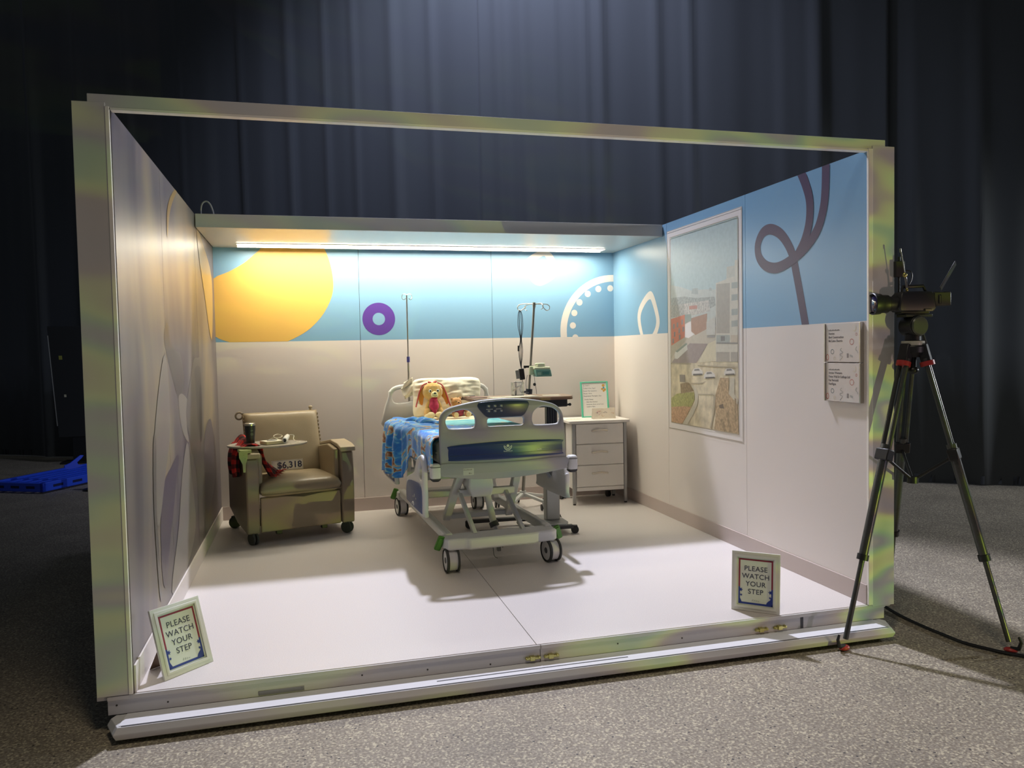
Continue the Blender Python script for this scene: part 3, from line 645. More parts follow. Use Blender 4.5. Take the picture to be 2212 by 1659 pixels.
# lifting arms
for s in (-1, 1):
    finish('lift_arm', MB().bar((s * 0.205 + .01, 0.30, 0.60), (s * 0.235 + .0, 0.62, 0.215), 0.055, 0.05, (0, 1, 0)), bed_light, bed, bevel=0.008)
    finish('lift_arm', MB().bar((s * 0.30, 1.45, 0.62), (s * 0.30, 1.15, 0.22), 0.05, 0.05, (0, 1, 0)), bed_light, bed, bevel=0.008)
    finish('front_link', MB().bar((s * 0.165 - .03, 0.36, 0.44), (s * 0.168 + 0.0, 0.06, 0.21), 0.034, 0.028, (1, 0, 0)), bed_light, bed, bevel=0.005)
finish('link_bar', MB().bar((-0.20, 0.36, 0.44), (0.20, 0.36, 0.44), 0.045, 0.05), bed_light, bed, bevel=0.006)
finish('link_bar', MB().bar((-0.24, 0.62, 0.23), (0.24, 0.62, 0.23), 0.05, 0.04), bed_light, bed, bevel=0.006)
finish('link_bar', MB().bar((-0.30, 1.30, 0.42), (0.30, 1.30, 0.42), 0.05, 0.06), bed_light, bed, bevel=0.006)
finish('motor_housing', MB().loft([[(-0.13, 0.26, 0.42), (0.01, 0.26, 0.42), (0.01, 0.40, 0.42), (-0.13, 0.40, 0.42)], [(-0.16, 0.24, 0.50), (0.02, 0.24, 0.50), (0.02, 0.44, 0.50), (-0.16, 0.44, 0.50)], [(-0.15, 0.24, 0.60), (0.0, 0.24, 0.60), (0.0, 0.44, 0.60), (-0.15, 0.44, 0.60)]]), bed_light, bed, bevel=0.012)
finish('actuator', MB().rod((-0.02, 0.30, 0.46), (0.015, 0.24, 0.22), 0.024, n=16).rod((0.015, 0.24, 0.24), (0.028, 0.21, 0.165), 0.014, n=12), bed_light, bed)
finish('actuator_collar', MB().rod((0.010, 0.245, 0.245), (0.018, 0.232, 0.215), 0.032, n=16), dgrey, bed)
finish('tow_hook', MB().box((0.045, 0.27, 0.03), (0.07, 0.30, 0.15)).box((0.075, 0.26, 0.055), (0.085, 0.31, 0.14)), steel, bed, bevel=0.002)
finish('ground_wire', MB().tube(smooth_loop([(-0.005, 0.2, 0.15), (-0.008, 0.2, 0.08), (0.0, 0.2, 0.02), (0.02, 0.19, 0.004)], 3, False), 0.002, 6), dgrey, bed)
# deck
finish('deck_frame', MB().box((-0.43, 0.0, 0.63), (-0.38, 1.98, 0.68)).box((0.40, 0.0, 0.63), (0.45, 1.98, 0.68)).box((-0.43, 0.0, 0.63), (0.45, 0.05, 0.68)).box((-0.43, 1.93, 0.63), (0.45, 1.98, 0.68)), metal_w, bed, bevel=0.006)
finish('deck_plate', MB().box((-0.40, 0.03, 0.665), (0.42, 1.95, 0.698)), bed_grey, bed, bevel=0.006)
finish('under_deck_rail', MB().box((-0.19, 0.0, 0.595), (-0.15, 0.5, 0.63)).box((0.22, 0.0, 0.595), (0.26, 0.5, 0.63)).box((-0.09, -0.02, 0.602), (0.22, 0.03, 0.612)), black_p, bed, bevel=0.004)
# footboard
fo = smooth_loop([(-0.418, 0.975), (-0.412, 1.012), (-0.392, 1.042), (-0.350, 1.066), (-0.267, 1.086), (-0.156, 1.104), (-0.044, 1.111), (0.07, 1.110), (0.185, 1.101), (0.278, 1.085), (0.348, 1.066), (0.392, 1.036), (0.415, 0.995), (0.424, 0.93), (0.430, 0.82), (0.434, 0.715), (0.432, 0.645), (0.41, 0.632), (0.22, 0.610), (0.037, 0.601), (-0.144, 0.604), (-0.233, 0.610), (-0.395, 0.632), (-0.416, 0.645), (-0.420, 0.72), (-0.420, 0.864)], 3)
h1 = smooth_loop([(-0.378, 0.975), (-0.370, 1.003), (-0.340, 1.032), (-0.298, 1.045), (-0.254, 1.049), (-0.215, 1.036), (-0.190, 1.008), (-0.183, 0.973), (-0.188, 0.945), (-0.210, 0.932), (-0.34, 0.932), (-0.366, 0.943)], 3)
h3 = [(0.012 - x, z) for x, z in h1]; h3 = [(x + 0.006, z) for x, z in h3]
h2 = rrect(-0.104, 0.935, 0.142, 0.986, 0.014)
fbm = XZ(-0.05)
fbd = plate('footboard', [fo, h1, h2, h3], 0.038, 0.012, bed_grey, bed, fbm)
plate('control_panel', [smooth_loop([(-0.168, 1.062), (-0.164, 1.085), (-0.14, 1.094), (0.0, 1.100), (0.145, 1.094), (0.172, 1.084), (0.175, 1.062), (0.152, 1.015), (0.13, 0.996), (0.10, 0.992), (-0.075, 0.992), (-0.11, 0.998), (-0.135, 1.02)], 3)], 0.012, 0.004, slate, fbd, XZ(-0.071))
for i in range(3):
    for j in range(2):
        plate('key', [rrect(-0.112 + i * 0.042, 1.058 - j * 0.032, -0.088 + i * 0.042, 1.076 - j * 0.032, 0.004, 2)], 0.003, 0.0008, mat('key_grey', (72, 88, 112), 0.3), fbd, XZ(-0.0775))
        plate('key_mark', [rrect(-0.104 + i * 0.042, 1.063 - j * 0.032, -0.097 + i * 0.042, 1.073 - j * 0.032, 0.001, 2)], 0.0005, 0, mat('key_mark_pale', (150, 160, 172), 0.4), fbd, XZ(-0.0796))
plate('key_label', [rrect(-0.115, 1.045, -0.07, 1.049, 0.001, 1)], 0.0006, 0, MATS['key_mark_pale'], fbd, XZ(-0.0776))
plate('key_label', [rrect(-0.05, 1.045, -0.012, 1.049, 0.001, 1)], 0.0006, 0, MATS['key_mark_pale'], fbd, XZ(-0.0776))
plate('inlay', [smooth_loop([(-0.366, 0.74), (-0.366, 0.80), (-0.352, 0.822), (-0.1, 0.834), (0.1, 0.836), (0.39, 0.826), (0.404, 0.806), (0.405, 0.745), (0.392, 0.730), (0.1, 0.722), (-0.15, 0.722), (-0.348, 0.727)], 3)], 0.008, 0.003, navy, fbd, XZ(-0.070))
plate('inlay_line', [[(-0.36, 0.760), (0.40, 0.760), (0.40, 0.757), (-0.36, 0.757)]], 0.0006, 0, slate, fbd, XZ(-0.0745))
pale_ink = mat('pale_emblem', (198, 204, 190), 0.4)
EM = Matrix.Translation((0.027, -0.0746, 0.803)) @ Matrix.Rotation(PI / 2, 4, 'X')
def arc_plate(name, r0, r1, a0, a1, m, parent, M):
    A = [(r1 * math.cos(math.radians(a0 + (a1 - a0) * k / 20)), r1 * math.sin(math.radians(a0 + (a1 - a0) * k / 20))) for k in range(21)]
    B = [(r0 * math.cos(math.radians(a0 + (a1 - a0) * k / 20)), r0 * math.sin(math.radians(a0 + (a1 - a0) * k / 20))) for k in range(20, -1, -1)]
    plate(name, [A + B], 0.0006, 0, m, parent, M)
arc_plate('emblem_arc', 0.022, 0.028, 170, 370, pale_ink, fbd, EM); arc_plate('emblem_arc', 0.0135, 0.018, 175, 365, pale_ink, fbd, EM)
plate('emblem_dot', [circ(0, 0.002, 0.0085, 20)], 0.0006, 0, pale_ink, fbd, EM)
dim_ink = mat('dim_ink', (96, 112, 128), 0.4)
MT = lambda x, z, y=-0.0747: Matrix.Translation((x, y, z)) @ Matrix.Rotation(PI / 2, 4, 'X')
def dashes(name, x, z, n, w, h, gap, m, parent, y):
    mb = MB()
    for k in range(n): mb.box((x + k * (w + gap), y, z), (x + k * (w + gap) + w, y + 0.0006, z + h * (0.7 + 0.3 * ((k * 7) % 3 == 0))))
    finish(name, mb, m, parent)
dashes('small_print', -0.002, 0.768, 10, 0.0045, 0.006, 0.0015, pale_ink, fbd, -0.0748)
dashes('small_print', 0.000, 0.762, 12, 0.0030, 0.003, 0.0015, dim_ink, fbd, -0.0748)
text_mesh('model_print', 'eleganza', 0.016, pale_ink, fbd, MT(0.225, 0.768), depth=0.0003) if False else dashes('small_print', 0.225, 0.768, 5, 0.0052, 0.008, 0.0018, pale_ink, fbd, -0.0748)
dashes('small_print', 0.262, 0.768, 10, 0.0044, 0.006, 0.0022, dim_ink, fbd, -0.0748)
# lower edge cover with its seam, and the small label
plate('foot_cover', [smooth_loop([(-0.418, 0.712), (-0.2, 0.706), (0.1, 0.704), (0.43, 0.712), (0.431, 0.645), (0.41, 0.630), (0.22, 0.606), (0.037, 0.597), (-0.144, 0.600), (-0.233, 0.607), (-0.395, 0.630), (-0.418, 0.645)], 3)], 0.020, 0.006, bed_grey, fbd, XZ(-0.068))
plate('asset_sticker', [rrect(-0.275, 0.632, -0.205, 0.676, 0.003, 2)], 0.0006, 0, mat('sticker_grey', (182, 184, 184), 0.5), fbd, XZ(-0.0786))
dashes('small_print', -0.272, 0.664, 7, 0.006, 0.006, 0.002, text_grey, fbd, -0.0795); dashes('small_print', -0.238, 0.640, 2, 0.006, 0.008, 0.004, text_grey, fbd, -0.0795)
for s in (-1, 1):
    x = s * 0.458 + (0.008 if s < 0 else 0.022)
    cb = finish('corner_bumper', MB().loft([[(x + dx * k, -0.05 + dy * k, z) for dx, dy in rrect(-0.033, -0.036, 0.033, 0.036, 0.02)] for z, k in ((0.622, 0.90), (0.632, 1.0), (0.690, 1.0), (0.705, 0.93), (0.714, 0.7))]), bed_light, bed, smooth=50)
    finish('bumper_foot', MB().loft([[(x + dx * k, -0.05 + dy * k, z) for dx, dy in rrect(-0.033, -0.036, 0.033, 0.036, 0.02)] for z, k in ((0.602, 0.6), (0.612, 0.92), (0.6215, 0.95))]), black_p, cb)
    finish('bumper_groove', MB().loft([[(x + dx * k, -0.05 + dy * k, z) for dx, dy in rrect(-0.033, -0.036, 0.033, 0.036, 0.02)] for z, k in ((0.693, 1.015), (0.697, 1.015))]), dgrey, cb)
    finish('bumper_arm', MB().box((min(s * 0.40, x), -0.06, 0.64), (max(s * 0.40, x), -0.03, 0.68)), metal_w, bed, bevel=0.004)
# headboard
ho = smooth_loop([(-0.42, 0.70), (-0.42, 1.04), (-0.405, 1.09), (-0.36, 1.125), (-0.26, 1.142), (0.04, 1.155), (0.34, 1.142), (0.44, 1.125), (0.485, 1.09), (0.50, 1.04), (0.50, 0.70)], 3)
hh1 = smooth_loop([(-0.385, 1.02), (-0.380, 1.06), (-0.345, 1.09), (-0.26, 1.10), (-0.20, 1.09), (-0.19, 1.04), (-0.20, 1.0), (-0.27, 0.98), (-0.36, 0.98)], 3)
plate('headboard', [ho, hh1, [(0.08 - x, z) for x, z in hh1]], 0.036, 0.012, bed_light, bed, XZ(2.02))
# side rails: foot section lowered on both sides, head section lowered on the far left
def siderail(x, y0, y1, z0, z1, panel):
    out = smooth_loop([(y0, z0 + 0.02), (y0 - 0.01, z0 + 0.14), (y0, z1 - 0.06), (y0 + 0.03, z1 - 0.01), (y0 + 0.09, z1), (y0 + 0.22, z1 - 0.05), (y0 + 0.32, z1 - 0.14), (y1 - 0.08, z0 + 0.18), (y1 - 0.01, z0 + 0.14), (y1, z0 + 0.02), (y1 - 0.03, z0 - 0.02), (y0 + 0.03, z0 - 0.02)], 3)
    hole = smooth_loop([(y0 + 0.045, z0 + 0.24), (y0 + 0.04, z1 - 0.08), (y0 + 0.07, z1 - 0.04), (y0 + 0.12, z1 - 0.05), (y0 + 0.16, z1 - 0.09), (y0 + 0.15, z0 + 0.24), (y0 + 0.10, z0 + 0.215)], 3)
    p = plate('side_guard', [out, hole], 0.034, 0.011, bed_light, bed, YZ(x))
    s = -1 if x < 0 else 1
    inl = smooth_loop([(y0 + 0.045, z0 + 0.02), (y0 + 0.04, z0 + 0.15), (y0 + 0.10, z0 + 0.19), (y0 + 0.20, z0 + 0.19), (y1 - 0.14, z0 + 0.16), (y1 - 0.05, z0 + 0.10), (y1 - 0.045, z0 + 0.02), (y1 - 0.09, z0 + 0.0), (y0 + 0.09, z0 + 0.0)], 3)
    pi_ = plate('guard_inlay', [inl], 0.008, 0.003, mat('guard_inlay_slate', (92, 104, 138), 0.35) if panel else bed_grey, p, YZ(x + s * 0.019))
    if panel:
        for k in range(3): finish('guard_mark', MB().box((x + s * 0.0232, y0 + 0.22 + 0.05 * k, z0 + 0.065 + 0.01 * (k % 2)), (x + s * 0.0238, y0 + 0.24 + 0.05 * k, z0 + 0.075 + 0.02 * (k % 2))), pale_ink, p)
        finish('release_ring', MB().tube([(x + s * 0.024, y0 + 0.33 + 0.03 * math.cos(a), z0 + 0.012 + 0.02 * math.sin(a)) for a in [PI * k / 8 for k in range(9)]], 0.005, 6), metal_w, p)
    finish('guard_bracket', MB().bar((x - s * 0.01, (y0 + y1) / 2, z0 + 0.16), (s * 0.42, (y0 + y1) / 2, 0.65), 0.05, 0.02, (0, 1, 0)), metal_w, bed, bevel=0.004)
siderail(-0.485, 0.10, 0.74, 0.36, 0.745, True)
siderail(0.505, 0.10, 0.70, 0.415, 0.63, False)
siderail(-0.485, 1.22, 1.86, 0.40, 0.76, True)
finish('accessory_tray', MB().loft([[(0.40, 0.34, 0.58), (0.48, 0.34, 0.58), (0.48, 0.60, 0.58), (0.40, 0.60, 0.58)], [(0.35, 0.22, 0.62), (0.48, 0.22, 0.62), (0.48, 0.66, 0.62), (0.35, 0.66, 0.62)]]), bed_light, bed, bevel=0.01)
finish('rear_strut', MB().bar((-0.31, 1.65, 0.62), (-0.31, 1.72, 0.22), 0.04, 0.04).bar((0.31, 1.65, 0.62), (0.31, 1.72, 0.22), 0.04, 0.04).bar((-0.31, 1.68, 0.42), (0.31, 1.68, 0.42), 0.03, 0.05), metal_w, bed, bevel=0.006)
# drip pole fixed to the head end
ivp = finish('drip_pole', MB().rod((-0.222, 2.075, 0.60), (-0.222, 2.075, 1.36), 0.0095).rod((-0.222, 2.075, 1.36), (-0.222, 2.075, 1.935), 0.0065), chrome, bed)
finish('pole_lock', MB().rod((-0.222, 2.075, 1.335), (-0.222, 2.075, 1.385), 0.014, n=16), mat('blue_violet_plastic', (66, 66, 128), 0.4), ivp)
for s in (-1, 1):
    finish('drip_hook', MB().tube(smooth_loop([(-0.222, 2.075, 1.93), (-0.222 + s * 0.02, 2.070, 1.945), (-0.222 + s * 0.042, 2.065, 1.935), (-0.222 + s * 0.044, 2.06, 1.905), (-0.222 + s * 0.028, 2.055, 1.893), (-0.222 + s * 0.014, 2.05, 1.905)], 3, False), 0.003, 6), chrome, ivp)

# mattress, sheet, pillow, blanket (each lies loose on the bed)
bm_ = Matrix.Translation((1.96, 1.375, 0)) @ Matrix.Rotation(math.radians(3), 4, 'Z')
def onbed(name, label, cat, loc, rz=0):
    p = bm_ @ Vector(loc); return thing(name, label, cat, p, 3 + rz)
mt = onbed('mattress', 'cream covered mattress on the hospital bed', 'mattress', (0.01, 1.0, 0.699))
finish('mattress_body', MB().box((-0.43, -0.98, 0.0), (0.43, 0.92, 0.150)), mat('mattress_cream', (222, 212, 186), 0.6, bump=0.15, bscale=18), mt, bevel=0.03, seg=4)
finish('mattress_piping', MB().tube([(x, y, 0.072) for x, y in ((-0.431, -0.96), (-0.431, 0.90), (0.431, 0.90), (0.431, -0.96))], 0.005, 6, closed=True), mat('piping_cream', (204, 192, 164), 0.6), mt)
sh = onbed('turquoise_sheet', 'pale turquoise printed sheet tucked flat over the mattress', 'sheet', (0.01, 0.80, 0.849))
teal = ramp_mat('turquoise_print', [(0.30, (84, 168, 188)), (0.5, (124, 196, 206)), (0.60, (140, 204, 208)), (0.66, (204, 178, 140)), (0.74, (230, 216, 180))], 7, rough=0.8, detail=3)
def fsheet(u, v):
    x = -0.44 + 0.88 * u; y = -0.74 + 1.34 * v
    z = 0.004 + 0.004 * noise.noise((x * 7, y * 5, 1)) - (0.03 * max(0, abs(x) - 0.41) / 0.03 if abs(x) > 0.41 else 0) * 1.0
    return (x, y, z)
o = finish('sheet_cloth', MB().grid(fsheet, 40, 40), teal, sh, smooth=80); so = o.modifiers.new('t', 'SOLIDIFY'); so.thickness = 0.003; so.offset = 1

pil = onbed('pillow', 'large cream pillow propped upright against the headboard', 'pillow', (0.085, 1.90, 0.850))
def pillow_mesh(w, h, t):
    mb = MB(); nu, nv = 44, 34
    def f(side):
        def g(u, v):
            a, b = 2 * u - 1, 2 * v - 1
            e = max(0.0, (1 - abs(a) ** 3.2)) ** 0.5 * max(0.0, (1 - abs(b) ** 3.2)) ** 0.5
            pinch = 1 - 0.05 * (1 - abs(b)) * abs(a) ** 4 - 0.0
            x = a * w / 2 * pinch * (1 - 0.075 * abs(b) ** 6); z = h / 2 + b * h / 2 * (1 - 0.05 * (1 - abs(a)) * abs(b) ** 4) * (1 - 0.13 * abs(a) ** 6 * (b > 0))
            wr = 0.010 * noise.noise((x * 9 + 3, z * 14 + x * 8, side)) + 0.006 * noise.noise((x * 24, z * 30 - x * 20, side * 2)) + 0.012 * noise.noise((a * 3, b * 7, 4))
            return (x, side * (t / 2 * e + wr * min(1, e * 2)), z)
        return g
    mb.grid(f(-1), nu, nv); mb.grid(f(1), nu, nv)
    bmesh.ops.remove_doubles(mb.bm, verts=mb.bm.verts, dist=0.0015)
    return mb
pc = mat('pillow_cream', (238, 233, 212), 0.75, bump=0.25, bscale=22)
o = finish('pillow_body', pillow_mesh(0.64, 0.35, 0.13), pc, pil, smooth=80); o.rotation_euler = (-0.13, 0, 0); o.location = (0, -0.03, 0.0)
fl = MB().grid(lambda u, v: (-0.30 - 0.10 * u * (1 - 0.55 * abs(v - .6)), 0.01 + 0.02 * math.sin(v * 9 + u * 3) + 0.03 * u, 0.20 + 0.14 * v - 0.04 * u + 0.012 * math.sin(v * 14)), 10, 14)
o = finish('pillowcase_flap', fl, pc, pil, smooth=80); so = o.modifiers.new('t', 'SOLIDIFY'); so.thickness = 0.004

bl = onbed('fleece_blanket', 'bright blue printed fleece blanket draped over the left side of the mattress', 'blanket', (-0.43, 0.9, 0.853))
flc = bpy.data.materials.new('blue_print_fleece'); flc.use_nodes = True; nt = flc.node_tree; b = nt.nodes['Principled BSDF']; b.inputs['Roughness'].default_value = 0.9; b.inputs['Sheen Weight'].default_value = 0.3
uvn = N(nt, 'ShaderNodeUVMap'); uvn.uv_map = 'UVMap'; na = N(nt, 'ShaderNodeTexNoise'); na.inputs['Scale'].default_value = 11; na.inputs['Detail'].default_value = 2.5; na.inputs['Distortion'].default_value = 1.2
nb = N(nt, 'ShaderNodeTexNoise'); nb.inputs['Scale'].default_value = 14; nb.inputs['Detail'].default_value = 2
nt.links.new(uvn.outputs[0], na.inputs['Vector']); nt.links.new(uvn.outputs[0], nb.inputs['Vector'])
ra = N(nt, 'ShaderNodeValToRGB'); e = ra.color_ramp.elements; e[0].position = 0.0; e[0].color = lin((34, 118, 206)); e[1].position = 1.0; e[1].color = lin((60, 48, 44))
for p_, c_ in ((0.47, (40, 128, 216)), (0.53, (66, 160, 226)), (0.57, (126, 198, 226)), (0.60, (198, 178, 144)), (0.64, (160, 104, 70)), (0.70, (70, 58, 56))):
    x = e.new(p_); x.color = lin(c_)
nt.links.new(na.outputs[0], ra.inputs[0]); nt.links.new(ra.outputs[0], b.inputs['Base Color'])
def fbl(u, v):
    # v along the bed (0 foot, 1 head); u from the inner edge over the mattress edge and down
    y = -0.925 + 1.655 * v
    inner = 0.16 + 0.30 * min(1.0, max(0.0, (0.62 - v) / 0.25)) + 0.02 * math.sin(v * 20)
    q = min(1.0, max(0.0, (v - 0.44) / 0.10)); drop = 0.21 + (0.15 + 0.11 * min(1, max(0, (v - 0.40) / 0.4))) * q + 0.02 * math.sin(v * 13)
    L = inner + drop; s = u * L
    wob = 0.018 * math.sin(v * 34 + 2 * math.sin(v * 7)) + 0.010 * math.sin(v * 71 + 1)
    if s < inner:
        x = inner - s; z = 0.012 + 0.010 * noise.noise((x * 14, y * 9, 2)) + 0.010 * abs(math.sin(v * 26 + x * 9)) * (0.3 + s / inner)
        x -= 0.02 * (s / inner) * 0
        if u < 0.04: z += 0.004
        return (x - 0.012, y, z)
    t = (s - inner) / drop; k = min(1, t * 6)
    a = k * PI / 2
    x = -0.010 - 0.008 * math.sin(a) - (0.024 * math.sin(a) + (0.030 + 0.016 * t) * k + wob * min(1, t * 2.5) * 1.5) * (0.22 + 0.78 * q)
    z = 0.014 - (0.03 * (1 - math.cos(a))) - max(0, t - 1 / 6) * drop
    fan = 0.10 * t * (v - 0.45)
    return (x, y + fan, z)
mbb = MB().grid(fbl, 70, 150)
uvl = mbb.bm.loops.layers.uv.new('UVMap')
mbb.bm.verts.ensure_lookup_table(); mbb.bm.verts.index_update()
for f in mbb.bm.faces:
    for lp in f.loops:
        i = lp.vert.index; lp[uvl].uv = ((i // 151) / 70 * 0.75, (i % 151) / 150 * 1.4)
o = finish('blanket_cloth', mbb, flc, bl, smooth=80); so = o.modifiers.new('t', 'SOLIDIFY'); so.thickness = 0.006; so.offset = 1
# rumpled roll at the inner edge
def roll(u, v):
    a = 2 * PI * v; y = -0.02 + 0.50 * u; r = 0.024 * (0.4 + math.sin(PI * min(1, u * 1.02)) ** 0.5) * (1 + 0.25 * math.sin(u * 25)); x = 0.23 - 0.16 * u + 0.018 * math.sin(u * 12)
    return (x + r * 1.5 * math.cos(a), y, 0.022 + r * math.sin(a))
mbb = MB().grid(roll, 40, 12); uvl = mbb.bm.loops.layers.uv.new('UVMap'); mbb.bm.verts.index_update()
for f in mbb.bm.faces:
    for lp in f.loops: i = lp.vert.index; lp[uvl].uv = ((i // 13) / 40 * 0.5 + 0.2, (i % 13) / 12 * 0.3)
finish('rumpled_fold', mbb, flc, bl, smooth=80)

# ------------------------------------------------------------------ soft toys
def blob(name, ells, m, parent, voxel=0.005, label=None):
    mb = MB()
    for e in ells: mb.ell(e[0], e[1], e[2] if len(e) > 2 else (0, 0, 0), 14)
    o = finish(name, mb, m, parent, smooth=180, label=label)
    r = o.modifiers.new('r', 'REMESH'); r.mode = 'VOXEL'; r.voxel_size = voxel; r.use_smooth_shade = True
    s = o.modifiers.new('s', 'SMOOTH'); s.iterations = 4; s.factor = 0.6
    return o
gold = mat('golden_plush', (226, 182, 104), 0.9, sheen=0.4, var=0.12, vscale=60, bump=0.3, bscale=250)
cream_pl = mat('cream_plush', (240, 222, 170), 0.9, sheen=0.4, bump=0.3, bscale=250)
orange_pl = mat('orange_plush', (222, 140, 56), 0.9, sheen=0.4, bump=0.3, bscale=250)
tanp = mat('tan_plush', (206, 150, 90), 0.9, sheen=0.4, var=0.15, vscale=90, bump=0.4, bscale=250)
pinkf = mat('raspberry_felt', (206, 52, 92), 0.85, sheen=0.3)
rosef = mat('rose_ribbon', (206, 84, 84), 0.8)
mauve = mat('mauve_felt', (168, 72, 92), 0.85)
eye_m = mat('glossy_black', (20, 16, 16), 0.12); eyew = mat('eye_white', (235, 232, 225), 0.3)
dog = onbed('plush_dog', 'golden plush puppy with orange ears and a raspberry vest sitting against the pillow', 'soft toy', (-0.085, 1.68, 0.856))
blob('body', [((0, 0.02, 0.10), (0.055, 0.05, 0.085)), ((0, 0.03, 0.225), (0.090, 0.070, 0.082)), ((0, 0.0, 0.212), (0.058, 0.05, 0.045)), ((0, 0.02, 0.16), (0.03, 0.03, 0.04)),
              ((-0.055, -0.01, 0.045), (0.030, 0.045, 0.045), (0, 0, 0.3)), ((0.055, -0.01, 0.045), (0.030, 0.045, 0.045), (0, 0, -0.3)), ((-0.052, 0.0, 0.10), (0.020, 0.024, 0.055), (0, 0.25, 0)), ((0.052, 0.0, 0.10), (0.020, 0.024, 0.055), (0, -0.25, 0))], gold, dog)
blob('muzzle', [((0.0, -0.048, 0.208), (0.030, 0.028, 0.024)), ((-0.014, -0.052, 0.198), (0.018, 0.020, 0.017)), ((0.014, -0.052, 0.198), (0.018, 0.020, 0.017))], cream_pl, dog, 0.004)
for s in (-1, 1):
    blob('foot', [((s * 0.036, -0.060, 0.030), (0.036, 0.040, 0.029)), ((s * 0.055, -0.045, 0.022), (0.036, 0.040, 0.022))], cream_pl, dog, 0.004)
    e_ = finish('ear', MB().loft([[(s * (0.062 + o_) + dx * w, 0.035 + dy * w * 0.35, z) for dx, dy in circ(0, 0, 1, 12)] for z, w, o_ in ((0.285, 0.010, -0.022), (0.272, 0.024, -0.01), (0.24, 0.028, 0.018), (0.20, 0.026, 0.032), (0.16, 0.022, 0.040 + (0.02 if s > 0 else 0)), (0.125, 0.014, 0.036 + (0.03 if s > 0 else 0)), (0.112, 0.004, 0.032 + (0.03 if s > 0 else 0)))]), orange_pl, dog, smooth=80)
    finish('eye', MB().ell((s * 0.034, -0.034, 0.235), (0.014, 0.007, 0.014)), eyew, dog)
    finish('pupil', MB().ell((s * 0.032, -0.0395, 0.235), (0.007, 0.004, 0.009)), eye_m, dog)
    finish('ribbon', MB().tube(smooth_loop([(s * 0.045, 0.03, 0.300), (s * 0.085, 0.035, 0.28), (s * 0.115, 0.03, 0.22), (s * 0.138, 0.02, 0.14), (s * 0.15, 0.01, 0.10)], 4, False), [0.006] * 17, 6), rosef, dog)
finish('nose', MB().ell((0, -0.074, 0.217), (0.012, 0.008, 0.008)), eye_m, dog)
finish('mouth', MB().tube([(-0.014, -0.070, 0.196), (0, -0.0735, 0.192), (0.014, -0.070, 0.196)], 0.0015, 6), eye_m, dog)
finish('top_bow', MB().ell((-0.02, 0.03, 0.304), (0.022, 0.012, 0.009), (0, 0.3, 0)).ell((0.02, 0.03, 0.306), (0.022, 0.012, 0.009), (0, -0.3, 0)), rosef, dog)
blob('vest', [((0, -0.012, 0.148), (0.036, 0.034, 0.040)), ((0, -0.018, 0.105), (0.044, 0.040, 0.050)), ((0, -0.026, 0.062), (0.024, 0.034, 0.030))], pinkf, dog, 0.004)
finish('vest_collar', MB().tube(smooth_loop([(-0.022, -0.040, 0.176), (0, -0.052, 0.164), (0.022, -0.040, 0.176)], 4, False), 0.006, 6), mat('deep_pink_felt', (176, 36, 74), 0.85), dog)
bear = onbed('plush_bear', 'small tan teddy bear in a mauve vest leaning beside the plush puppy', 'soft toy', (0.135, 1.66, 0.856), 6)
blob('body', [((0, 0.01, 0.055), (0.045, 0.038, 0.055)), ((-0.022, 0.005, 0.130), (0.048, 0.042, 0.042)), ((-0.018, -0.030, 0.124), (0.022, 0.018, 0.017)), ((-0.06, 0.01, 0.158), (0.016, 0.010, 0.016)), ((0.014, 0.01, 0.164), (0.016, 0.010, 0.016)),
               ((-0.055, -0.01, 0.07), (0.018, 0.022, 0.036), (0, 0.4, 0)), ((0.052, -0.01, 0.07), (0.018, 0.022, 0.036), (0, -0.4, 0)), ((-0.05, -0.035, 0.024), (0.024, 0.036, 0.024)), ((0.062, -0.035, 0.024), (0.024, 0.036, 0.024))], tanp, bear, 0.004)
for s in (-1, 1):
    finish('foot_pad', MB().ell((s * 0.056 + 0.006, -0.068, 0.026), (0.022, 0.006, 0.023)), cream_pl, bear)
    finish('eye', MB().ell((-0.020 + s * 0.016, -0.033, 0.140), (0.004, 0.003, 0.004)), eye_m, bear)
finish('nose', MB().ell((-0.018, -0.047, 0.130), (0.007, 0.004, 0.005)), eye_m, bear)
blob('vest', [((0.0, -0.004, 0.062), (0.044, 0.036, 0.034)), ((0.0, -0.006, 0.036), (0.040, 0.034, 0.03))], mauve, bear, 0.004)
# ------------------------------------------------------------------ recliner
vinyl_t = mat('taupe_vinyl', (150, 136, 110), 0.36, spec=0.5, bump=0.06, bscale=140)
lam_t = mat('taupe_laminate', (136, 122, 104), 0.45)
arm_cap = mat('taupe_armcap', (172, 158, 132), 0.35)
rc = thing('recliner_chair', 'taupe vinyl recliner on black castors with a swivelling side tray', 'armchair', (0.308, 2.507, 0), 14.5)
for x0, x1 in ((-0.025, 0.070), (0.700, 0.800)):
    prof = [(0.0, 0.085), (-0.012, 0.30), (-0.012, 0.50), (0.0, 0.64), (0.03, 0.675), (0.25, 0.700), (0.50, 0.665), (0.74, 0.60), (0.76, 0.45), (0.76, 0.17), (0.42, 0.10)]
    sd = finish('side_panel', MB().prism(prof, x0, x1, Matrix(((0, 0, 1, 0), (1, 0, 0, 0), (0, 1, 0, 0), (0, 0, 0, 1)))), lam_t, rc, bevel=0.012)
    top = [(-0.028, 0.655), (-0.02, 0.690), (0.06, 0.712), (0.25, 0.728), (0.50, 0.692), (0.66, 0.65), (0.655, 0.625), (0.50, 0.666), (0.25, 0.701), (0.06, 0.684), (0.0, 0.668)]
    finish('arm_cap', MB().prism(top, x0 - 0.010, x1 + 0.012, Matrix(((0, 0, 1, 0), (1, 0, 0, 0), (0, 1, 0, 0), (0, 0, 0, 1)))), arm_cap, sd, bevel=0.006)
AP = [(0.05, 0.40), (0.05, 0.672), (0.25, 0.697), (0.50, 0.662), (0.62, 0.63), (0.62, 0.40)]
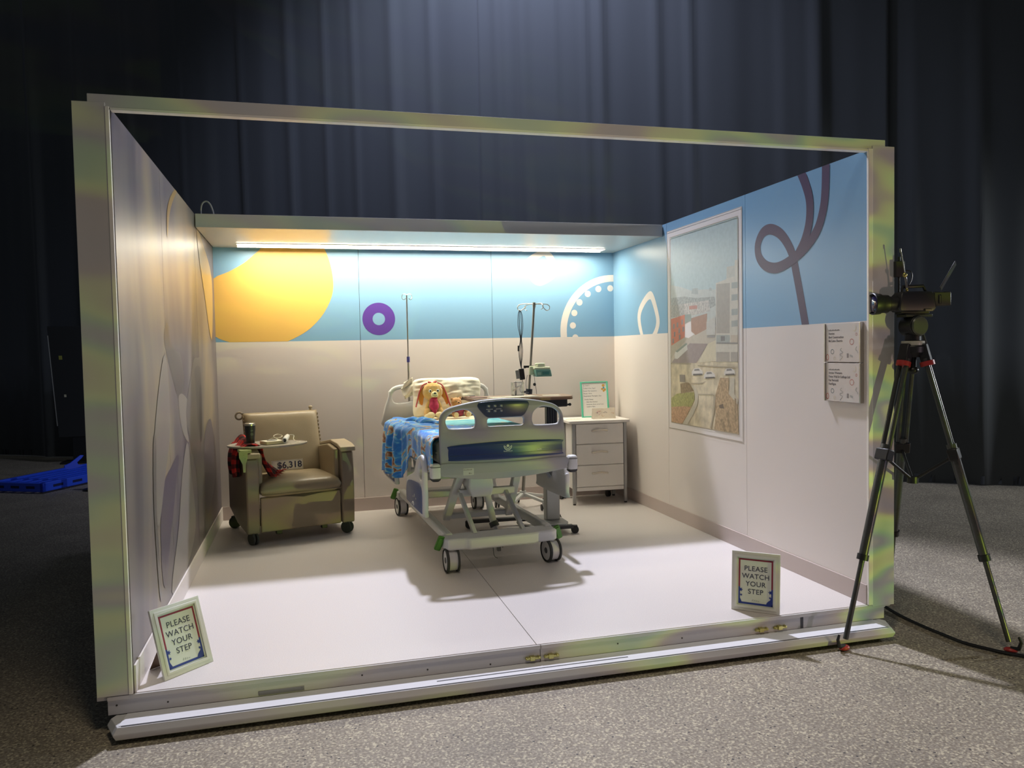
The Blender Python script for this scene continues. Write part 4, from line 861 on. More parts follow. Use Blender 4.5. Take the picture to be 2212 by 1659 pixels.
for xa, xb in ((0.662, 0.700), (0.070, 0.108)): finish('arm_upholstery', MB().prism(AP, xa, xb, Matrix(((0, 0, 1, 0), (1, 0, 0, 0), (0, 1, 0, 0), (0, 0, 0, 1)))), vinyl_t, rc, bevel=0.012, seg=3)
finish('front_panel', MB().box((0.078, 0.005, 0.088), (0.692, 0.035, 0.352)), vinyl_t, rc, bevel=0.010, seg=3)
finish('pull_recess', MB().prism([(0.22, 0.3525), (0.40, 0.330), (0.58, 0.3525)], -0.002, 0.004, Matrix.Translation((0, 0.006, 0)) @ Matrix.Rotation(PI / 2, 4, 'X')), mat('dark_recess', (70, 64, 50), 0.7), rc)
def cushion(x0, x1, y0, y1, z0, z1, crown=0.02, sag=0.0):
    mb = MB()
    def top(u, v):
        a, b = 2 * u - 1, 2 * v - 1; e = (1 - abs(a) ** 10) ** 0.5 * (1 - abs(b) ** 10) ** 0.5
        return (x0 + (x1 - x0) * u, y0 + (y1 - y0) * v, (z0 + z1) / 2 + ((z1 - z0) / 2) * e + crown * (1 - a * a) * (1 - b * b) + 0.0015 * noise.noise((u * 8, v * 8, 3)))
    def bot(u, v):
        a, b = 2 * u - 1, 2 * v - 1; e = (1 - abs(a) ** 10) ** 0.5 * (1 - abs(b) ** 10) ** 0.5
        return (x0 + (x1 - x0) * u, y0 + (y1 - y0) * v, (z0 + z1) / 2 - ((z1 - z0) / 2) * e)
    mb.grid(top, 36, 36); mb.grid(bot, 36, 36); bmesh.ops.remove_doubles(mb.bm, verts=mb.bm.verts, dist=0.0008)
    return mb
finish('seat_cushion', cushion(0.074, 0.696, -0.035, 0.56, 0.345, 0.470, 0.012), vinyl_t, rc, smooth=70)
finish('seat_piping', MB().tube([(0.085, -0.024, 0.375), (0.685, -0.024, 0.375)], 0.004, 6), lam_t, rc)
bk = cushion(0.082, 0.700, 0.0, 0.56, -0.055, 0.055, 0.012)
bmesh.ops.transform(bk.bm, matrix=Matrix.Translation((0, 0.50, 0.415)) @ Matrix.Rotation(math.radians(72), 4, 'X'), verts=bk.bm.verts)
bko = finish('backrest', bk, vinyl_t, rc, smooth=70)
BM = Matrix.Translation((0, 0.50, 0.415)) @ Matrix.Rotation(math.radians(72), 4, 'X')
for s, x in ((-1, 0.083), (1, 0.699)):
    mb = MB()
    for k in range(16): # gathered piping dimples down the side
        p = BM @ Vector((x - s * 0.002, 0.04 + k * 0.032, 0.020)); mb.ell(p, (0.006, 0.008, 0.012), (0.3, 0, 0), 8)
    finish('side_gathers', mb, vinyl_t, bko)
p0 = BM @ Vector((0.09, 0.30, -0.06))
finish('back_shell', MB().prism([(0.10, 0.03), (0.68, 0.03), (0.67, 0.53), (0.11, 0.53)], -0.075, -0.045, BM), lam_t, rc, bevel=0.01)
for x, s in ((0.076, -1), (0.656, 1)):
    c = BM @ Vector((x, 0.56, -0.03))
    if s < 0:
        finish('push_handle', MB().tube([c + Vector((0.028 * math.cos(a) - 0.01, 0, 0.028 * math.sin(a) - 0.012)) for a in [2 * PI * k / 16 for k in range(16)]], 0.008, 8, closed=True), lam_t, rc)
    else:
        finish('push_handle', MB().rod(c + Vector((0, 0, -0.01)), c + Vector((0, 0, 0.03)), 0.012).ell(c + Vector((0, 0, 0.032)), (0.018, 0.014, 0.014)), arm_cap, rc)
def castor(parent, x, y, r=0.048, w=0.045, rot=0.0):
    M = Matrix.Translation((x, y, r)) @ Matrix.Rotation(rot, 4, 'Z')
    f = finish('castor', MB().box((-0.012, -0.02, 0.0), (0.012, 0.03, r * 1.05), M).box((-0.02, -0.02, r * 0.75), (0.02, 0.025, r * 1.1), M), black_p, parent, bevel=0.003)
    for s in (-1, 1):
        finish('wheel', MB().lathe([(r * 0.5, -w * .18), (r * 0.93, -w * .17), (r, -w * .10), (r, w * .10), (r * 0.93, w * .17), (r * 0.5, w * .18)], 20, M @ Matrix.Translation((s * w * 0.31, 0, 0)) @ Matrix.Rotation(PI / 2, 4, 'Y')), tyre if r > 0.03 else black_p, f)
castor(rc, 0.022, 0.03, rot=0.35); castor(rc, 0.745, 0.03, rot=0.7); castor(rc, 0.01, 0.72, rot=0.9); castor(rc, 0.74, 0.72, rot=0.2)
finish('undercarriage', MB().box((0.08, 0.10, 0.12), (0.69, 0.60, 0.16)).box((0.12, 0.2, 0.06), (0.17, 0.24, 0.13)), dgrey, rc, bevel=0.004)
finish('foot_glide', MB().box((0.20, 0.06, 0.052), (0.245, 0.10, 0.088)), black_p, rc, bevel=0.004); finish('foot_glide', MB().box((0.55, 0.06, 0.052), (0.595, 0.10, 0.088)), black_p, rc, bevel=0.004)
tr = finish('side_tray', MB().lathe([(0.285, 0.0), (0.295, 0.004), (0.299, 0.010), (0.299, 0.016), (0.292, 0.018), (0.288, 0.013), (0.10, 0.013)], 48, Matrix.Translation((0.185, 0.205, 0.722)) @ Matrix.Rotation(math.radians(-8), 4, 'Z') @ Matrix.Diagonal((1, 0.72, 1, 1))), mat('tray_grey', (168, 162, 150), 0.3), rc, label='oval grey tray')
brk = MB().prism([(-0.06, 0.715), (0.005, 0.715), (0.0, 0.66), (-0.012, 0.62), (-0.016, 0.56), (-0.032, 0.56), (-0.036, 0.62), (-0.058, 0.67)], 0, 0.006, Matrix.Translation((-0.012, -0.022, 0)) @ Matrix.Rotation(PI / 2, 4, 'X'))
finish('tray_bracket', brk.box((-0.06, -0.022, 0.700), (0.02, 0.10, 0.722)).rod((-0.035, -0.030, 0.69), (-0.035, -0.02, 0.69), 0.005).rod((-0.025, -0.030, 0.66), (-0.025, -0.02, 0.66), 0.005), mat('bracket_green_light_tint', (156, 168, 108), 0.4), rc, bevel=0.001)  # green of the coloured light is put into the bracket colour
cm = Matrix.Translation((0.308, 2.507, 0)) @ Matrix.Rotation(math.radians(14.5), 4, 'Z')
def onchair(name, label, cat, loc, rz=0): return thing(name, label, cat, cm @ Vector(loc), 14.5 + rz)
tu = onchair('travel_tumbler', 'black travel tumbler with a steel rim standing on the recliner tray', 'cup', (0.055, 0.195, 0.7362))
finish('tumbler_body', MB().lathe([(0.028, 0.0), (0.031, 0.004), (0.033, 0.06), (0.039, 0.12), (0.040, 0.152), (0.036, 0.154)], 32), black_p, tu)
finish('tumbler_base', MB().lathe([(0.0285, 0.0), (0.0318, 0.003), (0.0322, 0.014), (0.0300, 0.016)], 32), chrome, tu)
finish('tumbler_lid', MB().lathe([(0.0405, 0.150), (0.0410, 0.156), (0.0395, 0.166), (0.034, 0.170), (0.010, 0.171)], 32), chrome, tu)
finish('tumbler_emblem', MB().lathe([(0.011, 0), (0.011, 0.001)], 20, Matrix.Translation((0.006, -0.0362, 0.085)) @ Matrix.Rotation(PI / 2, 4, 'X')).box((-0.004, -0.0405, 0.108), (0.014, -0.0375, 0.118)), mat('emblem_dim_grey', (78, 82, 82), 0.4), tu)
paper = mat('off_white_paper', (232, 228, 208), 0.6)
nb_ = onchair('tissue_box', 'flat cream box lying open on the recliner tray beside a handset', 'box', (0.225, 0.155, 0.7362), 12)
finish('box_body', MB().box((-0.085, -0.05, 0.0), (0.06, 0.075, 0.022)), mat('box_cream', (214, 206, 160), 0.6), nb_, bevel=0.003)
finish('box_top', MB().box((-0.084, -0.049, 0.0222), (0.059, 0.074, 0.026)), paper, nb_, bevel=0.001)
finish('box_opening', MB().lathe([(0.030, 0), (0.033, 0.004), (0.026, 0.005)], 20, Matrix.Translation((-0.012, 0.012, 0.0262)) @ Matrix.Diagonal((1.3, 0.7, 1, 1))), mat('box_grey', (168, 170, 168), 0.5), nb_)
hs = onchair('nurse_call_handset', 'white corded handset resting on the box on the recliner tray', 'handset', (0.325, 0.165, 0.7362), 0)
hbody = MB().loft([[(x + dx * k, y, z + dz * k) for dx, dz in circ(0, 0, 1, 14)] for x, y, z, k in ((-0.03, -0.05, 0.024, 0.017), (-0.029, -0.045, 0.024, 0.022), (0.005, 0.04, 0.036, 0.021), (0.025, 0.09, 0.042, 0.017), (0.028, 0.095, 0.042, 0.010))])
finish('handset_body', hbody, mat('handset_white', (226, 226, 216), 0.35), hs, smooth=60)
finish('handset_end', MB().rod((-0.031, -0.053, 0.0238), (-0.0295, -0.049, 0.024), 0.013), dgrey, hs)
finish('handset_cord', MB().tube(smooth_loop([(0.025, 0.095, 0.042), (0.05, 0.11, 0.05), (0.075, 0.09, 0.045), (0.06, 0.04, 0.02), (0.075, 0.00, 0.006), (0.095, -0.02, 0.005), (0.07, -0.05, 0.004), (0.0, -0.10, 0.004)], 5, False), 0.0025, 6), paper, hs)
finish('handset_cord', MB().tube(smooth_loop([(-0.06, 0.03, 0.028), (-0.09, 0.06, 0.052), (-0.05, 0.10, 0.062), (-0.02, 0.07, 0.050), (-0.05, 0.04, 0.040), (-0.09, 0.08, 0.035), (-0.12, 0.10, 0.02), (-0.08, 0.13, 0.006)], 5, False), 0.0025, 6), paper, hs)
# price card on the seat
pr_ = onchair('price_sign', 'small white card reading $6,318 propped on the recliner seat', 'sign', (0.378, 0.40, 0.488), 0)
pm_ = Matrix.Rotation(math.radians(-10), 4, 'X')
finish('sign_board', MB().box((-0.125, 0, 0), (0.125, 0.003, 0.082), pm_), mat('card_white', (232, 228, 212), 0.5), pr_)
finish('sign_border', MB().box((-0.120, -0.0006, 0.004), (0.120, 0, 0.005), pm_).box((-0.120, -0.0006, 0.077), (0.120, 0, 0.078), pm_).box((-0.120, -0.0006, 0.004), (-0.119, 0, 0.078), pm_).box((0.119, -0.0006, 0.004), (0.120, 0, 0.078), pm_), text_navy, pr_)
text_mesh('price_text', '$6,318', 0.072, text_navy, pr_, pm_ @ MT(-0.082, 0.018, -0.0008), depth=0.0003, bold=0.0012, sx=1.0)
# plaid throw over the left arm
plaid = bpy.data.materials.new('red_black_plaid'); plaid.use_nodes = True; nt = plaid.node_tree; b = nt.nodes['Principled BSDF']; b.inputs['Roughness'].default_value = 0.95
uvn = N(nt, 'ShaderNodeUVMap'); uvn.uv_map = 'UVMap'; sx_ = N(nt, 'ShaderNodeSeparateXYZ'); nt.links.new(uvn.outputs[0], sx_.inputs[0]); outs = []
for i in (0, 1):
    m_ = N(nt, 'ShaderNodeMath', operation='MULTIPLY'); m_.inputs[1].default_value = 5.0; nt.links.new(sx_.outputs[i], m_.inputs[0])
    f_ = N(nt, 'ShaderNodeMath', operation='FRACT'); nt.links.new(m_.outputs[0], f_.inputs[0]); g__ = N(nt, 'ShaderNodeMath', operation='GREATER_THAN'); g__.inputs[1].default_value = 0.5; nt.links.new(f_.outputs[0], g__.inputs[0]); outs.append(g__)
ad = N(nt, 'ShaderNodeMath', operation='ADD'); nt.links.new(outs[0].outputs[0], ad.inputs[0]); nt.links.new(outs[1].outputs[0], ad.inputs[1])
hf = N(nt, 'ShaderNodeMath', operation='MULTIPLY'); hf.inputs[1].default_value = 0.5; nt.links.new(ad.outputs[0], hf.inputs[0])
rp = N(nt, 'ShaderNodeValToRGB'); rp.color_ramp.interpolation = 'CONSTANT'; e = rp.color_ramp.elements; e[0].color = lin((198, 40, 34)); e[1].position = 0.9; e[1].color = lin((30, 22, 24)); x = e.new(0.4); x.color = lin((104, 26, 28))
nt.links.new(hf.outputs[0], rp.inputs[0]); nt.links.new(rp.outputs[0], b.inputs['Base Color'])
th = onchair('plaid_throw', 'red and black plaid throw hanging over the left arm of the recliner', 'blanket', (0.02, 0.25, 0.73))
def cloth(fn, nu, nv, su, sv, name):
    mb = MB().grid(fn, nu, nv); uvl = mb.bm.loops.layers.uv.new('UVMap'); mb.bm.verts.index_update()
    for f in mb.bm.faces:
        for lp in f.loops: i = lp.vert.index; lp[uvl].uv = ((i // (nv + 1)) / nu * su, (i % (nv + 1)) / nv * sv)
    o = finish(name, mb, plaid, th, smooth=80); so = o.modifiers.new('t', 'SOLIDIFY'); so.thickness = 0.006; so.offset = 1
def outer(u, v):   # falls outside the arm
    y = -0.17 + 0.42 * v + 0.02 * math.sin(u * 6); w = 0.022 * math.sin(v * 17 + 1) * min(1, u * 2)
    if u < 0.3: t = u / 0.3; return (0.06 - 0.10 * t, y, 0.006 + 0.018 * math.sin(t * PI) - 0.012 * t + (0.03 + 0.03 * noise.noise((v * 4, 1, 1))) * (v > 0.3) * math.sin(PI * min(1, t + .1)))
    t = (u - 0.3) / 0.7; return (-0.052 - 0.03 * math.sin(t * 2.4) - w, y * (1 - 0.12 * t * t) - 0.02 * t, 0.0 - 0.235 * t * (0.85 + 0.15 * math.sin(v * PI)))
cloth(outer, 30, 40, 1.0, 1.3, 'outer_drape')
def inner(u, v):   # falls inside the arm on to the seat
    w = 0.018 * math.sin(v * 19 + 2)
    if u < 0.2: t = u / 0.2; return (0.045 + 0.055 * t, -0.16 + 0.30 * v, 0.004 + 0.016 * math.sin(t * PI) - 0.01 * t)
    t = (u - 0.2) / 0.8
    return (0.100 + 0.020 * t + w * (0.4 + t) + 0.17 * t * t * (0.3 + 0.7 * v), -0.16 + 0.30 * v + 0.04 * math.sin(t * 5), -0.01 - 0.218 * min(1, t * 1.12))
cloth(inner, 34, 40, 1.1, 1.2, 'inner_drape')
fr_ = MB()
for k in range(26):
    v = k / 25; p = Vector((0.10 + 0.020 + 0.17 * (0.3 + 0.7 * v) + 0.018 * math.sin(v * 19 + 2) * 1.4, -0.16 + 0.30 * v - 0.038, -0.222))
    fr_.tube([p, p + Vector((0.014, -0.008, -0.003)), p + Vector((0.026, -0.012 + 0.008 * math.sin(k * 3), -0.006))], [0.0022, 0.0018, 0.001], 5)
finish('fringe', fr_, mat('fringe_red', (150, 36, 34), 0.95), th)

# ------------------------------------------------------------------ bedside cabinet
cab_w = mat('cabinet_white_laminate', (232, 228, 224), 0.45)
cb = thing('bedside_cabinet', 'white three-drawer bedside cabinet on grey posts in the back right corner', 'cabinet', (3.063, 3.106, 0), -4)
finish('carcass', MB().box((0.026, 0.012, 0.125), (0.480, 0.38, 0.742)), cab_w, cb, bevel=0.002)
finish('cabinet_top', MB().prism(rrect(-0.040, -0.022, 0.540, 0.40, 0.02), 0.745, 0.772), cab_w, cb, bevel=0.005)
for x in (-0.006, 0.482):
    for y in (0.0, 0.355):
        pt = finish('corner_post', MB().box((x, y, 0.012), (x + 0.030, y + 0.030, 0.745)), mat('post_grey', (168, 168, 168), 0.35, metal=0.3), cb, bevel=0.005)
        finish('foot_pad', MB().rod((x + 0.015, y + 0.015, 0.0), (x + 0.015, y + 0.015, 0.014), 0.014), black_p, pt)
for z0, z1, hz in ((0.558, 0.738, 0.680), (0.366, 0.552, 0.483), (0.166, 0.360, 0.290)):
    d = finish('drawer', MB().box((0.029, -0.004, z0), (0.477, 0.013, z1)), cab_w, cb, bevel=0.003)
    finish('handle', MB().tube(smooth_loop([(0.180, -0.006, hz - 0.004), (0.190, -0.022, hz - 0.002), (0.25, -0.030, hz + 0.006), (0.31, -0.022, hz - 0.002), (0.320, -0.006, hz - 0.004)], 4, False), 0.0085, 8), mat('handle_silver', (214, 206, 194), 0.3, metal=0.5), d)
finish('plinth', MB().box((0.029, 0.0, 0.126), (0.477, 0.012, 0.160)), cab_w, cb, bevel=0.002)
castor(cb, -0.035, 0.33, 0.028, 0.034, 0.4); castor(cb, 0.43, 0.33, 0.028, 0.034, 0.4)
km = Matrix.Translation((3.063, 3.106, 0)) @ Matrix.Rotation(math.radians(-4), 4, 'Z')
def oncab(name, label, cat, loc, rz=0): return thing(name, label, cat, km @ Vector(loc), -4 + rz)
wbd = oncab('whiteboard', 'teal-framed whiteboard with handwritten notes leaning on the back wall', 'whiteboard', (0.18, 0.300, 0.7725))
lm = Matrix.Rotation(math.radians(-9), 4, 'X')
teal_f = mat('teal_frame', (96, 196, 164), 0.45)
finish('board_face', MB().box((0, 0.002, 0.006), (0.262, 0.009, 0.336), lm), mat('board_white', (230, 226, 220), 0.3), wbd)
for a, b_ in (((-0.006, -0.003, 0.0), (0.010, 0.012, 0.342)), ((0.252, -0.003, 0.0), (0.268, 0.012, 0.342)), ((0.010, -0.003, 0.0), (0.252, 0.012, 0.011)), ((0.010, -0.003, 0.331), (0.252, 0.012, 0.342))):
    finish('board_frame', MB().box(a, b_, lm), teal_f, wbd, bevel=0.002)
hand = mat('marker_grey', (110, 112, 118), 0.6)
for i, (s, x, z) in enumerate((('J.J  Unit 2', 0.025, 0.300), ('Today is Sun. April', 0.022, 0.273), ('Goals: Pain Question', 0.022, 0.247), ('Nurse : Erica', 0.022, 0.223), ('Respiratory Therapist : Dan', 0.022, 0.199), ('Family Notes:', 0.030, 0.166), ('- likes blue blanket', 0.038, 0.142), ('- favourite show on at 3 pm', 0.038, 0.119), ('- bedtime 8pm', 0.038, 0.097))):
    text_mesh('note_line', s, 0.0165, hand, wbd, lm @ MT(x, z, 0.0018), depth=0.0002, sx=0.95)
stk_ = mat('sticker_amber', (208, 160, 80), 0.5); mb = MB()
for x, z, r in ((0.222, 0.302, 0.014), (0.210, 0.268, 0.011), (0.236, 0.262, 0.012), (0.224, 0.250, 0.010)): mb.lathe([(r, 0), (r, 0.0006)], 14, lm @ MT(x, z, 0.0018))
finish('sticker', mb, stk_, wbd); finish('sticker', MB().lathe([(0.010, 0), (0.010, 0.0006)], 14, lm @ MT(0.224, 0.280, 0.0012)), mat('sticker_blue', (90, 160, 190), 0.5), wbd)
cd = oncab('greeting_card', 'open cream greeting card with coloured scribbles standing in front of the whiteboard', 'card', (0.22, 0.10, 0.7725), 2)
cm_ = Matrix.Rotation(math.radians(-14), 4, 'X')
finish('card_front', MB().box((0, 0, 0), (0.225, 0.0015, 0.100), cm_), mat('card_cream', (234, 222, 202), 0.55, var=0.06, vscale=30), cd)
finish('card_back', MB().box((0, 0.0, 0), (0.225, 0.0015, 0.100), Matrix.Translation((0.004, 0.052, 0.001)) @ Matrix.Rotation(math.radians(15), 4, 'X')), paper, cd)
mb = MB(); random.seed(8)
for k in range(9):
    x, z = 0.02 + random.random() * 0.18, 0.02 + random.random() * 0.06; pts = [(x + 0.02 * random.random() - 0.01 + 0.006 * j, -0.0006, z + 0.016 * (random.random() - 0.5)) for j in range(5)]
    mb.tube([cm_ @ Vector(p) for p in smooth_loop(pts, 3, False)], 0.0009, 5, mi=k % 3)
finish('scribble', mb, [mat('scribble_orange', (214, 150, 90), 0.6), mat('scribble_pink', (206, 130, 150), 0.6), mat('scribble_grey', (170, 160, 158), 0.6)], cd)
pp = oncab('paper_strip', 'white paper strip lying on the left of the bedside cabinet top', 'paper', (-0.03, 0.10, 0.7725), 4)
finish('sheet', MB().box((0, 0, 0), (0.16, 0.10, 0.0008)), paper, pp); mb = MB()
for k in range(9): mb.box((0.012 + 0.016 * k, 0.04, 0.0009), (0.020 + 0.016 * k, 0.055 + 0.01 * (k % 2), 0.0013))
finish('print_marks', mb, text_grey, pp)

# ------------------------------------------------------------------ overbed table
ot = thing('overbed_table', 'wood-topped overbed table on a grey column reaching over the bed', 'table', (2.60, 2.30, 0.0), 0)
wood = ramp_mat('table_wood', [(0.3, (150, 116, 88)), (0.7, (186, 152, 122))], 9, rough=0.35, stretch=(0.6, 6, 1), detail=5)
pts = [(-0.65, -0.16), (-0.61, -0.20), (0.02, -0.20), (0.13, -0.15), (0.16, -0.02), (0.16, 0.10), (0.10, 0.20), (-0.61, 0.20), (-0.65, 0.16)]
finish('table_top', MB().prism(smooth_loop(pts, 3), 1.044, 1.062), wood, ot, bevel=0.004)
finish('table_edge', MB().prism(smooth_loop([(x * 1.006, y * 1.012) for x, y in pts], 3), 1.038, 1.050), mat('table_edge_brown', (120, 88, 68), 0.4), ot)
finish('support_bracket', MB().box((-0.14, -0.10, 0.975), (0.11, 0.10, 1.038)), black_p, ot, bevel=0.008)
finish('release_knob', MB().rod((0.11, -0.02, 0.985), (0.15, -0.02, 0.985), 0.008).ell((0.155, -0.02, 0.985), (0.012, 0.012, 0.012)), black_p, ot)
finish('upper_column', MB().box((-0.04, -0.032, 0.70), (0.045, 0.032, 0.98)), mat('column_black', (44, 50, 62), 0.35, metal=0.5), ot, bevel=0.006)
mb = MB()
for k in range(4): mb.box((-0.032 + 0.02 * k, -0.036, 0.70), (-0.024 + 0.02 * k, -0.031, 0.97))
finish('column_rib', mb, dgrey, ot)
finish('lower_column', MB().box((-0.062, -0.042, 0.075), (0.052, 0.042, 0.72)), mat('column_grey', (172, 174, 170), 0.35, metal=0.3), ot, bevel=0.010)
tbm = mat('table_base_grey', (150, 152, 152), 0.35, metal=0.4)
finish('base_plate', MB().prism([(-0.10, -0.19), (0.05, -0.21), (0.09, -0.12), (0.09, 0.13), (0.05, 0.20), (-0.10, 0.18)], 0.052, 0.078), tbm, ot, bevel=0.008)
for s in (-1, 1):
    finish('base_leg', MB().bar((0.10, s * 0.20, 0.055), (-0.63, s * 0.20 + 0.03, 0.055), 0.05, 0.028), dgrey, ot, bevel=0.006)
    castor(ot, 0.115, s * 0.205, 0.030, 0.036, 1.3); castor(ot, -0.63, s * 0.20 + 0.03, 0.030, 0.036, 1.3)
finish('base_loop', MB().tube(smooth_loop([(-0.10, 0.10, 0.055), (-0.22, 0.13, 0.055), (-0.27, 0.06, 0.055), (-0.26, -0.06, 0.055), (-0.20, -0.13, 0.055), (-0.10, -0.12, 0.055)], 4, False), 0.010, 8), black_p, ot)
tz = 1.0625
tp = thing('placemat_papers', 'white papers spread over the left half of the overbed table', 'papers', (2.25, 2.24, tz), 0)
finish('sheet', MB().box((-0.16, -0.13, 0), (0.06, 0.06, 0.0025)), paper, tp); finish('sheet', MB().box((-0.05, -0.12, 0.0026), (0.20, 0.05, 0.005), Matrix.Rotation(0.12, 4, 'Z')), mat('card_white', (232, 228, 212), 0.5), tp)
tp2 = thing('wooden_clipboard', 'thin brown clipboard at the left end of the overbed table', 'clipboard', (2.015, 2.36, tz), 6)
finish('board', MB().box((-0.06, -0.12, 0), (0.05, 0.12, 0.004)), mat('clipboard_brown', (140, 100, 80), 0.5), tp2, bevel=0.001); finish('clip', MB().box((-0.02, 0.09, 0.004), (0.02, 0.118, 0.010)), steel, tp2, bevel=0.001)
tp3 = thing('white_leaflet', 'single white leaflet near the right end of the overbed table', 'paper', (2.60, 2.28, tz), -8)
finish('sheet', MB().box((-0.07, -0.05, 0), (0.07, 0.06, 0.001)), paper, tp3)
ah = thing('acrylic_holder', 'clear acrylic holder with a white plastic arm standing on the overbed table', 'holder', (2.365, 2.42, tz), 0)
clr = mat('clear_acrylic', (235, 240, 240), 0.05, trans=1.0)
wp = mat('white_plastic', (222, 222, 220), 0.35)
finish('holder_wall', MB().box((-0.045, -0.03, 0.0), (-0.041, 0.03, 0.105)).box((0.041, -0.03, 0.0), (0.045, 0.03, 0.105)).box((-0.041, 0.026, 0.0), (0.041, 0.03, 0.105)).box((-0.041, -0.03, 0.0), (0.041, 0.026, 0.004)), clr, ah)
finish('holder_post', MB().box((-0.022, -0.01, 0.004), (-0.008, 0.01, 0.112)).box((-0.030, -0.01, 0.102), (0.030, 0.01, 0.110)), wp, ah, bevel=0.002)
finish('holder_arm', MB().bar((-0.04, -0.034, 0.045), (0.028, -0.034, 0.088), 0.010, 0.012), wp, ah, bevel=0.002)

# ------------------------------------------------------------------ infusion stand behind the bed
iv = thing('infusion_stand', 'wheeled steel infusion stand with looped hooks between bed and cabinet', 'drip stand', (2.60, 3.17, 0), 0)
top = Vector((0.122, -0.06, 1.845)); hubz = 0.125; bot_ = Vector((0.0, 0.0, hubz))
at_ = lambda z: bot_ + (top - bot_) * ((z - hubz) / (top.z - hubz))
finish('pole', MB().rod(at_(hubz), at_(1.0), 0.0145, n=16).rod(at_(1.0), at_(1.83), 0.011, n=16), steel, iv)
finish('pole_cap', MB().rod(at_(1.80), at_(1.845), 0.016, n=14), chrome, iv)
finish('height_collar', MB().rod(at_(1.03), at_(1.075), 0.030, n=18).rod(at_(1.05) + Vector((-0.06, 0, 0)), at_(1.05), 0.010), mat('collar_navy', (38, 42, 60), 0.4), iv)
finish('hub', MB().rod((0, 0, 0.10), (0, 0, 0.155), 0.030, n=18), metal_w, iv)
for k in range(5):
    a = math.radians(232 + 72 * k); d = Vector((math.cos(a), math.sin(a), 0)); e = d * 0.235
    finish('base_leg', MB().bar((d.x * 0.02, d.y * 0.02, 0.128), (e.x, e.y, 0.085), 0.030, 0.026), metal_w, iv, bevel=0.005)
    f = finish('castor', MB().rod((e.x, e.y, 0.05), (e.x, e.y, 0.095), 0.011).box((e.x - 0.008, e.y - 0.008, 0.03), (e.x + 0.008, e.y + 0.012, 0.06)), metal_w, iv)
    for s in (-1, 1): finish('wheel', MB().lathe([(0.015, -.005), (0.028, -.005), (0.030, 0), (0.028, .005), (0.015, .005)], 16, Matrix.Translation((e.x + s * 0.013, e.y + 0.006, 0.030)) @ Matrix.Rotation(PI / 2, 4, 'Y')), black_p, f)
T = at_(1.83)
def hook(pts): finish('hook', MB().tube(smooth_loop([T + Vector(p) for p in pts], 4, False), 0.0038, 7), chrome, iv)
hook([(0, 0, 0), (-0.06, 0, 0.003), (-0.125, 0, -0.002), (-0.152, 0, -0.022), (-0.148, 0, -0.048), (-0.125, 0, -0.056), (-0.10, 0, -0.040), (-0.075, 0, -0.018)])
hook([(0, 0, 0), (0.06, 0, 0.0), (0.115, 0, -0.002), (0.142, 0, -0.020), (0.140, 0, -0.046), (0.115, 0, -0.056), (0.095, 0, -0.042), (0.075, 0, -0.012)])
hook([(0, 0, 0), (-0.01, 0.05, 0.002), (-0.03, 0.12, 0.0), (-0.045, 0.15, -0.015), (-0.04, 0.14, -0.045), (-0.035, 0.11, -0.05)])
hook([(0, 0, 0), (0.01, -0.05, 0.002), (0.028, -0.12, 0.0), (0.035, -0.15, -0.02), (0.035, -0.14, -0.045), (0.03, -0.11, -0.05)])
pc_ = T + Vector((0, 0, 0)); base_iv = Vector((2.60, 3.17, 0))
pu = thing('feeding_pump', 'pale green and teal feeding pump clamped on the infusion stand', 'pump', base_iv + at_(1.23), 0)
finish('pump_clamp', MB().box((-0.045, -0.02, 0.035), (0.03, 0.02, 0.055)).rod((-0.05, 0, 0.03), (-0.05, 0, 0.055), 0.010), black_p, pu, bevel=0.003)
finish('pump_arm', MB().box((-0.015, -0.035, -0.03), (0.035, 0.0, 0.05)), mat('pump_cream', (214, 222, 196), 0.4), pu, bevel=0.006)
finish('pump_body', MB().loft([[(0.03, -0.10, -0.045), (0.175, -0.10, -0.045), (0.175, 0.03, -0.045), (0.03, 0.03, -0.045)], [(0.02, -0.09, 0.02), (0.165, -0.09, 0.02), (0.165, 0.03, 0.02), (0.02, 0.03, 0.02)]]), mat('pump_teal', (112, 160, 152), 0.4), pu, bevel=0.008)
finish('pump_top', MB().box((0.015, -0.085, 0.020), (0.165, 0.03, 0.040)), MATS['pump_cream'], pu, bevel=0.006)
finish('pump_cassette', MB().box((0.05, -0.07, 0.040), (0.12, 0.01, 0.075)).rod((0.03, -0.04, 0.06), (0.06, -0.06, 0.07), 0.008), MATS['pump_cream'], pu, bevel=0.006)
finish('pump_display', MB().box((0.085, -0.1035, -0.028), (0.145, -0.0985, -0.002)), mat('pump_display_teal', (60, 128, 128), 0.25), pu)
finish('pump_side_label', MB().box((0.04, -0.1030, -0.030), (0.07, -0.0985, -0.006)), mat('pump_label', (150, 190, 176), 0.4), pu)
cbx = thing('hanging_power_cable', 'dark power cable and adapter hanging from the left hook of the infusion stand', 'cable', base_iv + T + Vector((-0.135, -0.004, -0.056)), 0)
cabm = mat('cable_dark', (52, 54, 60), 0.5)
for k, off in enumerate((-0.018, -0.006, 0.010, 0.022)):
    finish('cable_strand', MB().tube(smooth_loop([(0, 0, 0.004), (off * 0.8, 0, -0.03), (off * 1.1, -0.005, -0.14), (off * 0.3 + 0.004, -0.004, -0.25), (off * 0.9, 0, -0.36), (off * 0.3, 0, -0.47), (0.006, 0, -0.52)], 5, False), 0.0028, 6), cabm, cbx)
finish('inline_plug', MB().box((-0.026, -0.008, -0.36), (-0.012, 0.006, -0.31)), black_p, cbx, bevel=0.003)
finish('power_adapter', MB().box((-0.015, -0.016, -0.05), (0.030, 0.016, 0.05), Matrix.Translation((0.0, 0, -0.565)) @ Matrix.Rotation(-0.12, 4, 'Y')), black_p, cbx, bevel=0.006)
